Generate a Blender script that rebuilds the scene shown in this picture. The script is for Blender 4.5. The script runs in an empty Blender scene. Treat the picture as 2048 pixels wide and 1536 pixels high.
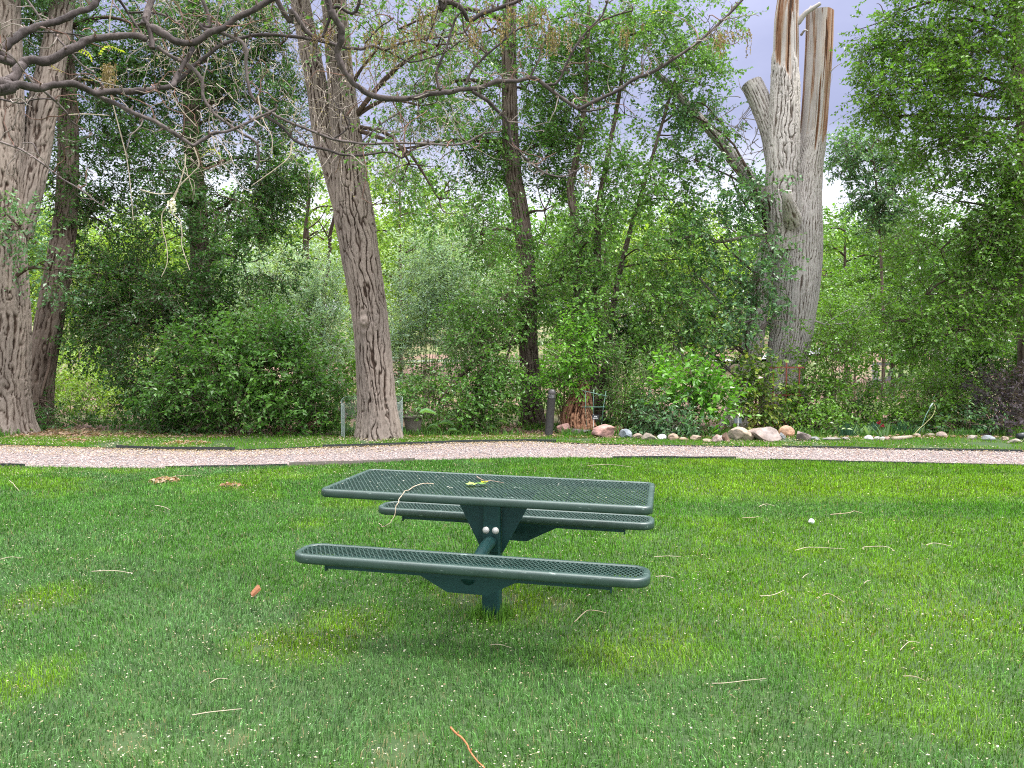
import bpy, math, random
import numpy as np
from mathutils import Vector
RNG = np.random.default_rng(11)
random.seed(5)
S = bpy.context.scene
COL = S.collection
PI = math.pi
# ------------------------------------------------------------------ camera
HC, PITCH, F = 1.534, 0.0379, 1536.0
CP, SP = math.cos(PITCH), math.sin(PITCH)
cam = bpy.data.cameras.new('camera')
cam.sensor_width = 36; cam.lens = 27.0; cam.clip_end = 2000; cam.clip_start = 0.05
camo = bpy.data.objects.new('camera', cam); COL.objects.link(camo)
camo.location = (0, 0, HC); camo.rotation_euler = (PI/2-PITCH, 0, 0)
S.camera = camo

def at(px, py, Y):
    """world point seen at photograph pixel (px,py) standing Y metres ahead"""
    x = (px-1024)/F; v = -(py-768)/F
    k = Y/(CP+SP*v)
    return np.array([x*k, Y, HC+(CP*v-SP)*k])
def gnd(px, py, z=0.0):
    x = (px-1024)/F; v = -(py-768)/F
    k = (z-HC)/(CP*v-SP)
    return np.array([x*k, (CP+SP*v)*k, z])

# ------------------------------------------------------------------ noise
def _hash(ix, iy, iz, seed):
    h = (ix.astype(np.int64)*374761393 + iy.astype(np.int64)*668265263 + iz.astype(np.int64)*2147483647 + seed*1274126177) & 0xffffffff
    h = ((h ^ (h >> 13))*1274126177) & 0xffffffff
    h = ((h ^ (h >> 16))*2246822519) & 0xffffffff
    return ((h ^ (h >> 15)) & 0xffffff)/float(0xffffff)
def vnoise(p, seed=0):
    p = np.asarray(p, float)
    i = np.floor(p).astype(np.int64); f = p-i; f = f*f*(3-2*f)
    out = 0
    for dx in (0, 1):
        for dy in (0, 1):
            for dz in (0, 1):
                w = (f[:, 0] if dx else 1-f[:, 0])*(f[:, 1] if dy else 1-f[:, 1])*(f[:, 2] if dz else 1-f[:, 2])
                out = out+w*_hash(i[:, 0]+dx, i[:, 1]+dy, i[:, 2]+dz, seed)
    return out
def fbm(p, seed=0, o=3):
    a, s, t = 1.0, 0, 0
    p = np.asarray(p, float)
    for k in range(o):
        s = s+a*vnoise(p*(2**k), seed+k*17); t += a; a *= .5
    return s/t
def n2(x, y, sc, seed=0, o=3):
    return fbm(np.stack([x*sc, y*sc, np.zeros_like(x)], 1), seed, o)
def worley(u, v, nper, seed=0):
    """F1, F2 of a jittered cell pattern, periodic in u with period nper"""
    iu = np.floor(u).astype(np.int64); iv = np.floor(v).astype(np.int64)
    f1 = np.full(u.shape, 9.); f2 = np.full(u.shape, 9.); idv = np.zeros(u.shape)
    z = np.zeros_like(iu)
    for du in (-1, 0, 1):
        for dv in (-1, 0, 1):
            cu = iu+du; cv = iv+dv; cw = np.mod(cu, nper)
            jx = _hash(cw, cv, z, seed); jy = _hash(cw, cv, z+7, seed)
            d = np.hypot(cu+jx-u, cv+jy-v)
            new = d < f1
            f2 = np.where(new, f1, np.minimum(f2, d))
            idv = np.where(new, jx*.7+jy*.3, idv)
            f1 = np.where(new, d, f1)
    return f1, f2, idv
def sstep(a, b, x):
    t = np.clip((x-a)/(b-a), 0, 1); return t*t*(3-2*t)
def nrm(v):
    return v/np.maximum(np.linalg.norm(v, axis=-1, keepdims=True), 1e-9)

# ------------------------------------------------------------------ mesh builder
class MB:
    def __init__(s): s.v = []; s.n = 0; s.f = []; s.c = []; s.val = []
    def add(s, verts, faces, col=None, val=None, mi=0):
        verts = np.asarray(verts, float).reshape(-1, 3)
        s.v.append(verts)
        s.val.append(np.full(len(verts), .5) if val is None else np.broadcast_to(np.asarray(val, float), (len(verts),)))
        if not isinstance(faces, (list, tuple)) or (len(faces) and not isinstance(faces[0], np.ndarray)):
            faces = [np.asarray(faces)]
        for fa in faces:
            if len(fa) == 0: continue
            fa = np.asarray(fa)
            c = np.array((.5, .5, .5)) if col is None else np.asarray(col, float)
            s.f.append(fa+s.n); s.c.append((np.broadcast_to(c, (len(fa), 3)), mi))
        s.n += len(verts); return s
    def box(s, c, size, rz=0, ax=None, col=None, mi=0):
        sx, sy, sz = [a/2 for a in size]
        p = np.array([[x, y, z] for x in (-sx, sx) for y in (-sy, sy) for z in (-sz, sz)])
        if ax is not None: p = p@np.array(ax)
        cr, sr = math.cos(rz), math.sin(rz)
        p = np.stack([p[:, 0]*cr-p[:, 1]*sr, p[:, 0]*sr+p[:, 1]*cr, p[:, 2]], 1)+np.array(c)
        return s.add(p, np.array([[0, 1, 3, 2], [4, 6, 7, 5], [0, 4, 5, 1], [2, 3, 7, 6], [0, 2, 6, 4], [1, 5, 7, 3]]), col, mi=mi)
    def prism(s, poly, y0, y1, col=None):
        """polygon in the x-z plane extruded along y"""
        n = len(poly); p = np.array([[a, y0, b] for a, b in poly]+[[a, y1, b] for a, b in poly])
        i = np.arange(n); j = (i+1) % n
        s.add(p, np.stack([i, j, j+n, i+n], 1), col)
        s.f.append(np.array([list(range(n))])+s.n-2*n); s.c.append((np.broadcast_to(np.array((.5, .5, .5) if col is None else col), (1, 3)), 0))
        s.f.append(np.array([list(range(2*n-1, n-1, -1))])+s.n-2*n); s.c.append((np.broadcast_to(np.array((.5, .5, .5) if col is None else col), (1, 3)), 0))
        return s
    def tube(s, pts, rad, sides=6, col=None, cap=True, val=None):
        pts = np.asarray(pts, float); n = len(pts)
        rad = np.broadcast_to(np.asarray(rad, float), (n,))
        T = nrm(np.gradient(pts, axis=0))
        ref = np.array([0, 0, 1.]) if abs(T[0][2]) < .9 else np.array([1., 0, 0])
        N = np.zeros((n, 3)); N[0] = nrm(np.cross(T[0], ref))
        for i in range(1, n):
            a = N[i-1]-T[i]*np.dot(N[i-1], T[i]); N[i] = nrm(a)
        B = np.cross(T, N)
        a = np.arange(sides)/sides*2*PI
        V = pts[:, None]+rad[:, None, None]*(np.cos(a)[None, :, None]*N[:, None]+np.sin(a)[None, :, None]*B[:, None])
        i = np.arange(n-1)[:, None]; j = np.arange(sides)[None]; k = (j+1) % sides
        fa = np.stack([i*sides+j, i*sides+k, (i+1)*sides+k, (i+1)*sides+j], -1).reshape(-1, 4)
        fs = [fa]
        if cap:
            fs += [np.array([list(range(sides))[::-1]]), np.array([list(range((n-1)*sides, n*sides))])]
        return s.add(V.reshape(-1, 3), fs, col, val)
    def lathe(s, prof, sides=24, c=(0, 0, 0), axis=None, col=None):
        prof = np.asarray(prof, float); n = len(prof)
        a = np.arange(sides)/sides*2*PI
        V = np.stack([prof[:, 0, None]*np.cos(a), prof[:, 0, None]*np.sin(a), np.broadcast_to(prof[:, 1, None], (n, sides))], -1)
        V = V+np.array(c)
        if axis is not None: V[..., 0] += (V[..., 2])*axis[0]; V[..., 1] += V[..., 2]*axis[1]
        i = np.arange(n-1)[:, None]; j = np.arange(sides)[None]; k = (j+1) % sides
        fa = np.stack([i*sides+j, i*sides+k, (i+1)*sides+k, (i+1)*sides+j], -1).reshape(-1, 4)
        return s.add(V.reshape(-1, 3), fa, col)
    def lines(s, A, B, r0, r1, col=None):
        """many straight three-sided twigs at once"""
        A = np.asarray(A); B = np.asarray(B); n = len(A)
        if n == 0: return s
        T = nrm(B-A); ref = np.where(np.abs(T[:, 2:3]) < .9, np.array([[0, 0, 1.]]), np.array([[1., 0, 0]]))
        N = nrm(np.cross(T, ref)); M = np.cross(T, N)
        V = np.zeros((n, 6, 3))
        for k in range(3):
            d = math.cos(k*2*PI/3)*N+math.sin(k*2*PI/3)*M
            V[:, k] = A+d*r0; V[:, 3+k] = B+d*r1
        b = np.arange(n)[:, None]*6
        fa = np.concatenate([b+np.array([[0, 1, 4, 3]]), b+np.array([[1, 2, 5, 4]]), b+np.array([[2, 0, 3, 5]])])
        return s.add(V.reshape(-1, 3), fa, col)
    def build(s, name, mats, parent=None, smooth=False):
        me = bpy.data.meshes.new(name)
        V = np.concatenate(s.v) if s.v else np.zeros((0, 3))
        me.vertices.add(len(V)); me.vertices.foreach_set('co', V.astype(np.float32).ravel())
        tot = np.concatenate([np.full(len(f), f.shape[1]) for f in s.f])
        li = np.concatenate([f.ravel() for f in s.f])
        me.loops.add(len(li)); me.loops.foreach_set('vertex_index', li.astype(np.int32))
        me.polygons.add(len(tot))
        st = np.concatenate([[0], np.cumsum(tot)[:-1]])
        me.polygons.foreach_set('loop_start', st.astype(np.int32))
        me.polygons.foreach_set('loop_total', tot.astype(np.int32))
        if not isinstance(mats, (list, tuple)): mats = [mats]
        for m in mats: me.materials.append(m)
        if len(mats) > 1:
            me.polygons.foreach_set('material_index', np.concatenate([np.full(len(c), mi) for c, mi in s.c]).astype(np.int32))
        me.polygons.foreach_set('use_smooth', np.full(len(tot), bool(smooth)))
        a = me.attributes.new('col', 'FLOAT_COLOR', 'FACE')
        C = np.concatenate([c for c, mi in s.c]); C = np.concatenate([C, np.ones((len(C), 1))], 1)
        a.data.foreach_set('color', C.astype(np.float32).ravel())
        a = me.attributes.new('val', 'FLOAT', 'POINT')
        a.data.foreach_set('value', np.concatenate(s.val).astype(np.float32))
        me.update(); me.validate()
        o = bpy.data.objects.new(name, me); COL.objects.link(o)
        if parent is not None: o.parent = parent
        return o

def tag(o, label, cat, group=None, kind=None):
    if label: o['label'] = label
    if cat: o['category'] = cat
    if group: o['group'] = group
    if kind: o['kind'] = kind
    return o
def thing(name, label, cat, loc=(0, 0, 0), group=None):
    o = bpy.data.objects.new(name, None); COL.objects.link(o)
    o.location = tuple(float(a) for a in loc); o.empty_display_size = .1
    return tag(o, label, cat, group)
class Thing:
    """an Empty at the base; parts are meshed in world space and shifted to it"""
    def __init__(s, name, label, cat, loc, group=None):
        s.loc = np.array(loc, float); s.o = thing(name, label, cat, loc, group)
    def part(s, mb, name, mat, smooth=False, parent=None, label=None):
        mb.v = [v-s.loc for v in mb.v]
        o = mb.build(name, mat, parent or s.o, smooth)
        if label: o['label'] = label
        return o

# ------------------------------------------------------------------ materials
def newmat(name):
    m = bpy.data.materials.new(name); m.use_nodes = True
    nt = m.node_tree
    for n in list(nt.nodes): nt.nodes.remove(n)
    out = nt.nodes.new('ShaderNodeOutputMaterial')
    return m, nt, out
def N(nt, t, **kw):
    n = nt.nodes.new(t)
    for k, v in kw.items():
        if k.startswith('i_'):
            key = k[2:]
            n.inputs[int(key) if key.isdigit() else key.replace('_', ' ')].default_value = v
        else: setattr(n, k, v)
    return n
def ramp(nt, stops, interp='LINEAR'):
    r = nt.nodes.new('ShaderNodeValToRGB'); cr = r.color_ramp; cr.interpolation = interp
    while len(cr.elements) < len(stops): cr.elements.new(.5)
    for e, (p, c) in zip(cr.elements, stops): e.position = p; e.color = (*c, 1)
    return r
def leaf_mat(name, rough=.42, transl=.35, spec=.5):
    m, nt, out = newmat(name)
    at_ = N(nt, 'ShaderNodeAttribute', attribute_name='col')
    p = N(nt, 'ShaderNodeBsdfPrincipled', i_Roughness=rough)
    p.inputs['Specular IOR Level'].default_value = spec
    nt.links.new(at_.outputs['Color'], p.inputs['Base Color'])
    hs = N(nt, 'ShaderNodeMix', data_type='RGBA', blend_type='MULTIPLY'); hs.inputs[0].default_value = 1
    hs.inputs[7].default_value = (1.25, 1.25, .55, 1)
    nt.links.new(at_.outputs['Color'], hs.inputs[6])
    t = N(nt, 'ShaderNodeBsdfTranslucent'); nt.links.new(hs.outputs[2], t.inputs['Color'])
    mx = N(nt, 'ShaderNodeMixShader'); mx.inputs[0].default_value = transl
    nt.links.new(p.outputs[0], mx.inputs[1]); nt.links.new(t.outputs[0], mx.inputs[2])
    nt.links.new(mx.outputs[0], out.inputs[0]); return m
def bark_mat(name, stops, nsc=3.0, rough=.9, bump=.35, tint=(.75, 1.2), bsc=60, dist=.01):
    """colour from the furrow depth stored on the mesh, mottled by noise"""
    m, nt, out = newmat(name)
    v = N(nt, 'ShaderNodeAttribute', attribute_name='val')
    tc = N(nt, 'ShaderNodeTexCoord')
    mp = N(nt, 'ShaderNodeMapping'); mp.inputs['Scale'].default_value = (1, 1, .3)
    nt.links.new(tc.outputs['Object'], mp.inputs[0])
    n1 = N(nt, 'ShaderNodeTexNoise', i_Scale=nsc, i_Detail=6.0)
    n3 = N(nt, 'ShaderNodeTexNoise', i_Scale=bsc, i_Detail=5.0)
    nt.links.new(mp.outputs[0], n1.inputs['Vector']); nt.links.new(mp.outputs[0], n3.inputs['Vector'])
    ad = N(nt, 'ShaderNodeMath', operation='MULTIPLY_ADD', i_1=.34); nt.links.new(n3.outputs[0], ad.inputs[0]); nt.links.new(v.outputs['Fac'], ad.inputs[2])
    sb = N(nt, 'ShaderNodeMath', operation='SUBTRACT', i_1=.17); nt.links.new(ad.outputs[0], sb.inputs[0])
    r = ramp(nt, stops); nt.links.new(sb.outputs[0], r.inputs[0])
    r2 = ramp(nt, [(.3, (tint[0],)*3), (.7, (tint[1], tint[1]*.985, tint[1]*.96))]); nt.links.new(n1.outputs[0], r2.inputs[0])
    mu = N(nt, 'ShaderNodeMix', data_type='RGBA', blend_type='MULTIPLY'); mu.inputs[0].default_value = 1
    nt.links.new(r.outputs[0], mu.inputs[6]); nt.links.new(r2.outputs[0], mu.inputs[7])
    p = N(nt, 'ShaderNodeBsdfPrincipled', i_Roughness=rough); p.inputs['Specular IOR Level'].default_value = .2
    nt.links.new(mu.outputs[2], p.inputs['Base Color'])
    b = N(nt, 'ShaderNodeBump', i_Strength=bump, i_Distance=dist); nt.links.new(n3.outputs[0], b.inputs['Height']); nt.links.new(b.outputs[0], p.inputs['Normal'])
    nt.links.new(p.outputs[0], out.inputs[0]); return m
def col_mat(name, rough=.8, var=.25, sc=20, bump=.3, metal=0, spec=.4, dist=.01, transl=0):
    """base colour from the face attribute 'col', mottled"""
    m, nt, out = newmat(name)
    a = N(nt, 'ShaderNodeAttribute', attribute_name='col'); tc = N(nt, 'ShaderNodeTexCoord')
    n1 = N(nt, 'ShaderNodeTexNoise', i_Scale=sc, i_Detail=6.0); nt.links.new(tc.outputs['Object'], n1.inputs['Vector'])
    r2 = ramp(nt, [(.3, (1-var,)*3), (.7, (1+var,)*3)]); nt.links.new(n1.outputs[0], r2.inputs[0])
    mu = N(nt, 'ShaderNodeMix', data_type='RGBA', blend_type='MULTIPLY'); mu.inputs[0].default_value = 1
    nt.links.new(a.outputs['Color'], mu.inputs[6]); nt.links.new(r2.outputs[0], mu.inputs[7])
    p = N(nt, 'ShaderNodeBsdfPrincipled', i_Roughness=rough, i_Metallic=metal); p.inputs['Specular IOR Level'].default_value = spec
    nt.links.new(mu.outputs[2], p.inputs['Base Color'])
    if bump:
        b = N(nt, 'ShaderNodeBump', i_Strength=bump, i_Distance=dist); nt.links.new(n1.outputs[0], b.inputs['Height']); nt.links.new(b.outputs[0], p.inputs['Normal'])
    nt.links.new(p.outputs[0], out.inputs[0]); return m
def paint_mat(name, c1, c2, rough=.35, sc=9, scuff=None, bump=.08, spec=.5):
    m, nt, out = newmat(name)
    tc = N(nt, 'ShaderNodeTexCoord')
    n1 = N(nt, 'ShaderNodeTexNoise', i_Scale=sc, i_Detail=7.0, i_Roughness=.65); nt.links.new(tc.outputs['Object'], n1.inputs['Vector'])
    r = ramp(nt, [(.35, c1), (.7, c2)]); nt.links.new(n1.outputs[0], r.inputs[0])
    p = N(nt, 'ShaderNodeBsdfPrincipled'); colsock = r.outputs[0]; p.inputs['Specular IOR Level'].default_value = spec
    n2_ = N(nt, 'ShaderNodeTexNoise', i_Scale=sc*6, i_Detail=4.0); nt.links.new(tc.outputs['Object'], n2_.inputs['Vector'])
    if scuff:
        mp = N(nt, 'ShaderNodeMapping'); mp.inputs['Scale'].default_value = (14, 60, 60); nt.links.new(tc.outputs['Object'], mp.inputs[0])
        n3 = N(nt, 'ShaderNodeTexNoise', i_Scale=1.0, i_Detail=3.0); nt.links.new(mp.outputs[0], n3.inputs['Vector'])
        rs = ramp(nt, [(.655, (0, 0, 0)), (.72, (1, 1, 1))]); nt.links.new(n3.outputs[0], rs.inputs[0])
        mx = N(nt, 'ShaderNodeMix', data_type='RGBA'); nt.links.new(rs.outputs[0], mx.inputs[0]); nt.links.new(colsock, mx.inputs[6]); mx.inputs[7].default_value = (*scuff, 1)
        colsock = mx.outputs[2]
    nt.links.new(colsock, p.inputs['Base Color'])
    rr = N(nt, 'ShaderNodeMapRange'); rr.inputs['To Min'].default_value = rough*.75; rr.inputs['To Max'].default_value = rough*1.4
    nt.links.new(n1.outputs[0], rr.inputs[0]); nt.links.new(rr.outputs[0], p.inputs['Roughness'])
    b = N(nt, 'ShaderNodeBump', i_Strength=bump, i_Distance=.004); nt.links.new(n2_.outputs[0], b.inputs['Height']); nt.links.new(b.outputs[0], p.inputs['Normal'])
    nt.links.new(p.outputs[0], out.inputs[0]); return m

M = {}
M['leaf'] = leaf_mat('green_leaf', .33, .38, .55)
M['matte_leaf'] = leaf_mat('soft_leaf', .6, .4, .3)
M['grass'] = leaf_mat('grass_blade', .45, .3, .4)
M['petal'] = leaf_mat('dry_petal', .7, .25, .2)
M['bark'] = bark_mat('cottonwood_bark', [(.0, (.020, .013, .010)), (.25, (.062, .042, .033)), (.48, (.155, .125, .108)), (.85, (.255, .215, .192))], 2.2)
M['dark_bark'] = bark_mat('shaded_bark', [(.0, (.020, .013, .010)), (.3, (.055, .038, .030)), (.6, (.11, .084, .070)), (.9, (.16, .132, .115))], 2.2)  # darker copy of the bark, shade among the leaves put into its colour
M['grey_bark'] = bark_mat('silver_bark', [(.0, (.045, .035, .030)), (.2, (.125, .100, .086)), (.42, (.26, .235, .220)), (.68, (.40, .375, .365)), (1, (.48, .455, .45))], 1.6)
M['twig'] = col_mat('twig_bark', .85, .3, 30, .4)
M['wood'] = bark_mat('bare_wood', [(.0, (.045, .026, .018)), (.28, (.20, .095, .05)), (.5, (.32, .225, .165)), (.74, (.40, .365, .345)), (1, (.47, .445, .44))], 3.5, .8, .2, (.7, 1.15), 40)
M['locust'] = bark_mat('locust_bark', [(.0, (.018, .014, .013)), (.35, (.045, .036, .035)), (.62, (.085, .070, .071)), (1, (.18, .15, .148))], 14, .75, .9, (.6, 1.35), 90, .006)
M['stone'] = col_mat('field_stone', .85, .38, 9, .5, dist=.02)
M['gravel'] = col_mat('gravel_stone', .85, .15, 60, .2)
M['green_paint'] = paint_mat('green_plastic_coating', (.0085, .034, .027), (.016, .050, .041), .42, 9, (.16, .22, .20), .08, .95)
M['dark_green_paint'] = paint_mat('green_painted_steel', (.0045, .034, .034), (.008, .047, .046), .45, 12, None, .08, .35)
M['bronze_paint'] = paint_mat('bronze_painted_metal', (.035, .032, .034), (.06, .055, .057), .42, 14)
M['steel'] = paint_mat('zinc_bolt', (.5, .5, .5), (.65, .65, .63), .35, 40)
M['edging'] = paint_mat('edging_steel', (.012, .02, .022), (.035, .045, .045), .5, 20, (.12, .09, .07))
M['plank'] = paint_mat('weathered_plank', (.13, .11, .10), (.24, .21, .19), .8, 15)
M['wire'] = paint_mat('galvanised_wire', (.26, .33, .32), (.38, .45, .43), .5, 30)
M['green_wire'] = paint_mat('green_wire', (.10, .22, .18), (.18, .32, .27), .5, 30)
M['rust'] = paint_mat('rusty_red_metal', (.16, .035, .025), (.26, .07, .045), .7, 20)
M['black_sign'] = paint_mat('dark_sign_plate', (.02, .025, .03), (.03, .035, .045), .4, 20)
M['grey_plate'] = paint_mat('grey_sign_back', (.12, .15, .19), (.16, .19, .23), .5, 20)
M['white_paint'] = paint_mat('white_paint', (.6, .62, .64), (.75, .76, .77), .5, 20)
M['pot'] = paint_mat('stained_clay', (.13, .115, .095), (.22, .195, .17), .9, 10)
M['bench_wood'] = paint_mat('grey_bench_boards', (.36, .36, .40), (.5, .5, .54), .7, 10)
M['ball'] = paint_mat('white_ball', (.72, .76, .82), (.8, .83, .88), .4, 10)
M['cable'] = paint_mat('pale_cable', (.5, .55, .6), (.6, .64, .68), .5, 10)

def ground_mat():
    m, nt, out = newmat('soil_and_mulch')
    g = N(nt, 'ShaderNodeNewGeometry')
    n1 = N(nt, 'ShaderNodeTexNoise', i_Scale=.35, i_Detail=5.0); n2_ = N(nt, 'ShaderNodeTexNoise', i_Scale=9.0, i_Detail=8.0, i_Roughness=.7)
    v = N(nt, 'ShaderNodeTexVoronoi', i_Scale=16.0)
    for n in (n1, n2_, v): nt.links.new(g.outputs['Position'], n.inputs['Vector'])
    a = ramp(nt, [(.25, (.09, .055, .042)), (.5, (.20, .125, .10)), (.75, (.33, .22, .185))]); nt.links.new(n2_.outputs[0], a.inputs[0])
    b = ramp(nt, [(.2, (.05, .08, .022)), (.55, (.10, .14, .04)), (.8, (.20, .19, .09))]); nt.links.new(n2_.outputs[0], b.inputs[0])
    mk = ramp(nt, [(.46, (0, 0, 0)), (.6, (1, 1, 1))]); nt.links.new(n1.outputs[0], mk.inputs[0])
    mx = N(nt, 'ShaderNodeMix', data_type='RGBA'); nt.links.new(mk.outputs[0], mx.inputs[0]); nt.links.new(a.outputs[0], mx.inputs[6]); nt.links.new(b.outputs[0], mx.inputs[7])
    vr = ramp(nt, [(0, (.72, .7, .68)), (1, (1.25, 1.2, 1.15))]); nt.links.new(v.outputs['Color'], vr.inputs[0])
    mu = N(nt, 'ShaderNodeMix', data_type='RGBA', blend_type='MULTIPLY'); mu.inputs[0].default_value = 1
    nt.links.new(mx.outputs[2], mu.inputs[6]); nt.links.new(vr.outputs[0], mu.inputs[7])
    p = N(nt, 'ShaderNodeBsdfPrincipled', i_Roughness=.95); nt.links.new(mu.outputs[2], p.inputs['Base Color'])
    bm = N(nt, 'ShaderNodeBump', i_Strength=.6, i_Distance=.03); nt.links.new(n2_.outputs[0], bm.inputs['Height']); nt.links.new(bm.outputs[0], p.inputs['Normal'])
    nt.links.new(p.outputs[0], out.inputs[0]); return m
def two_tone(name, stops, sc, sc2=None, bump=.4, dist=.02, rough=.95, vor=None):
    m, nt, out = newmat(name)
    g = N(nt, 'ShaderNodeNewGeometry')
    n1 = N(nt, 'ShaderNodeTexNoise', i_Scale=sc, i_Detail=8.0, i_Roughness=.7); nt.links.new(g.outputs['Position'], n1.inputs['Vector'])
    r = ramp(nt, stops); nt.links.new(n1.outputs[0], r.inputs[0]); c = r.outputs[0]; h = n1.outputs[0]
    if vor:
        v = N(nt, 'ShaderNodeTexVoronoi', i_Scale=vor); nt.links.new(g.outputs['Position'], v.inputs['Vector'])
        bw = N(nt, 'ShaderNodeRGBToBW'); nt.links.new(v.outputs['Color'], bw.inputs[0])
        vr = ramp(nt, [(.15, (.45, .42, .44)), (.5, (.95, .9, .92)), (.85, (1.5, 1.4, 1.38))]); nt.links.new(bw.outputs[0], vr.inputs[0])
        mu = N(nt, 'ShaderNodeMix', data_type='RGBA', blend_type='MULTIPLY'); mu.inputs[0].default_value = 1
        nt.links.new(c, mu.inputs[6]); nt.links.new(vr.outputs[0], mu.inputs[7]); c = mu.outputs[2]; h = v.outputs['Distance']
    p = N(nt, 'ShaderNodeBsdfPrincipled', i_Roughness=rough); nt.links.new(c, p.inputs['Base Color'])
    bm = N(nt, 'ShaderNodeBump', i_Strength=bump, i_Distance=dist); nt.links.new(h, bm.inputs['Height']); nt.links.new(bm.outputs[0], p.inputs['Normal'])
    nt.links.new(p.outputs[0], out.inputs[0]); return m
M['ground'] = ground_mat()
M['lawn'] = two_tone('lawn_soil', [(.3, (.020, .045, .012)), (.7, (.045, .085, .02))], 5)
M['gravel_base'] = two_tone('gravel', [(.3, (.185, .160, .152)), (.7, (.25, .22, .21))], 1.2, vor=75, dist=.01)
M['water'] = two_tone('muddy_water', [(.3, (.10, .085, .05)), (.7, (.16, .135, .085))], 1.5, bump=.05, rough=.12)
M['asphalt'] = two_tone('road_asphalt', [(.3, (.24, .24, .27)), (.7, (.33, .33, .36))], 3, rough=.8)
M['hill'] = two_tone('scrub_hill', [(.3, (.06, .09, .03)), (.5, (.12, .14, .05)), (.68, (.26, .17, .12))], .25, dist=.3)

# ------------------------------------------------------------------ light
SUN_EL, SUN_AZ = math.radians(66), math.radians(115)   # azimuth clockwise from +Y (ahead)
w = bpy.data.worlds.new('World'); S.world = w; w.use_nodes = True
nt = w.node_tree
for n in list(nt.nodes): nt.nodes.remove(n)
wo = nt.nodes.new('ShaderNodeOutputWorld'); bg = nt.nodes.new('ShaderNodeBackground')
sky = N(nt, 'ShaderNodeTexSky', sky_type='NISHITA', sun_disc=False, sun_elevation=SUN_EL, sun_rotation=SUN_AZ)
tc = N(nt, 'ShaderNodeTexCoord')
mp = N(nt, 'ShaderNodeMapping'); mp.inputs['Scale'].default_value = (1, 1, 2.2); nt.links.new(tc.outputs['Generated'], mp.inputs[0])
nz = N(nt, 'ShaderNodeTexNoise', i_Scale=2.2, i_Detail=7.0, i_Roughness=.55); nt.links.new(mp.outputs[0], nz.inputs['Vector'])
sep = N(nt, 'ShaderNodeSeparateXYZ'); nt.links.new(tc.outputs['Generated'], sep.inputs[0])
# overcast vault: bright rim at the skyline, a lavender cloud bank above it, thin bright cloud overhead and behind
el = ramp(nt, [(.0, (6.6, 6.6, 6.8)), (.17, (5.6, 5.7, 6.2)), (.27, (2.05, 2.15, 3.2)), (.50, (2.6, 2.7, 3.95)), (.72, (18, 18, 18.6)), (1, (34, 34, 34))])
nt.links.new(sep.outputs[2], el.inputs[0])
bk = N(nt, 'ShaderNodeMapRange'); bk.inputs['From Min'].default_value = -.1; bk.inputs['From Max'].default_value = -.6; nt.links.new(sep.outputs[1], bk.inputs[0])
mxb = N(nt, 'ShaderNodeMix', data_type='RGBA'); nt.links.new(bk.outputs[0], mxb.inputs[0]); nt.links.new(el.outputs[0], mxb.inputs[6]); mxb.inputs[7].default_value = (8, 8, 8.2, 1)
cr = ramp(nt, [(.3, (.82, .83, .88)), (.5, (1, 1, 1)), (.72, (1.35, 1.33, 1.26))]); nt.links.new(nz.outputs[0], cr.inputs[0])
mu = N(nt, 'ShaderNodeMix', data_type='RGBA', blend_type='MULTIPLY'); mu.inputs[0].default_value = 1
nt.links.new(mxb.outputs[2], mu.inputs[6]); nt.links.new(cr.outputs[0], mu.inputs[7])
cl = N(nt, 'ShaderNodeMix', data_type='RGBA'); cl.inputs[0].default_value = .9
nt.links.new(sky.outputs[0], cl.inputs[6]); nt.links.new(mu.outputs[2], cl.inputs[7])
nt.links.new(cl.outputs[2], bg.inputs[0]); bg.inputs[1].default_value = .07
nt.links.new(bg.outputs[0], wo.inputs[0])
sun = bpy.data.lights.new('sun', 'SUN'); sun.energy = 1.5; sun.angle = math.radians(14); sun.color = (1, .96, .9)
so = bpy.data.objects.new('sun', sun); COL.objects.link(so)
sd = Vector((math.sin(SUN_AZ)*math.cos(SUN_EL), math.cos(SUN_AZ)*math.cos(SUN_EL), math.sin(SUN_EL)))
so.rotation_euler = sd.to_track_quat('Z', 'Y').to_euler()
S.view_settings.view_transform = 'Standard'; S.view_settings.look = 'None'; S.view_settings.exposure = 1.82; S.view_settings.gamma = 1
S.render.engine = 'CYCLES'
S.cycles.max_bounces = 6; S.cycles.transparent_max_bounces = 6; S.cycles.diffuse_bounces = 3; S.cycles.glossy_bounces = 2; S.cycles.transmission_bounces = 4
S.cycles.use_denoising = False; S.cycles.filter_width = 1.1; S.cycles.sample_clamp_indirect = 6
S.render.resolution_x = 1024; S.render.resolution_y = 768
# ------------------------------------------------------------------ terrain
NEAR = np.array([gnd(*p) for p in [(-420, 926), (0, 933), (180, 937), (330, 938), (560, 934), (700, 930), (830, 922), (1050, 916), (1300, 918), (1475, 919), (1700, 926), (2048, 933), (2500, 946)]])
FAR = np.array([gnd(*p) for p in [(-420, 884), (0, 893), (150, 897), (330, 902), (480, 903), (620, 898), (760, 894), (900, 888), (1050, 885), (1110, 887), (1250, 892), (1560, 896), (1700, 899), (1850, 902), (2048, 905), (2500, 913)]])
def ynear(x): return np.interp(x, NEAR[:, 0], NEAR[:, 1])
def yfar(x): return np.interp(x, FAR[:, 0], FAR[:, 1])
def gz(x, y):
    x = np.asarray(x, float); y = np.asarray(y, float)
    r = np.clip(y-20, 0, 20)*.02
    bank = sstep(39.5, 44, y)*.62+np.clip(y-52, 0, 200)*.06
    hill = np.clip(y-62, 0, 60)*.035
    side = sstep(12, 26, x)*np.clip(y-26, 0, 30)*.06
    return r+bank+hill+side
xs = np.concatenate([np.linspace(-260, -34, 16), np.linspace(-30, 34, 80), np.linspace(40, 260, 16)])
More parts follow.
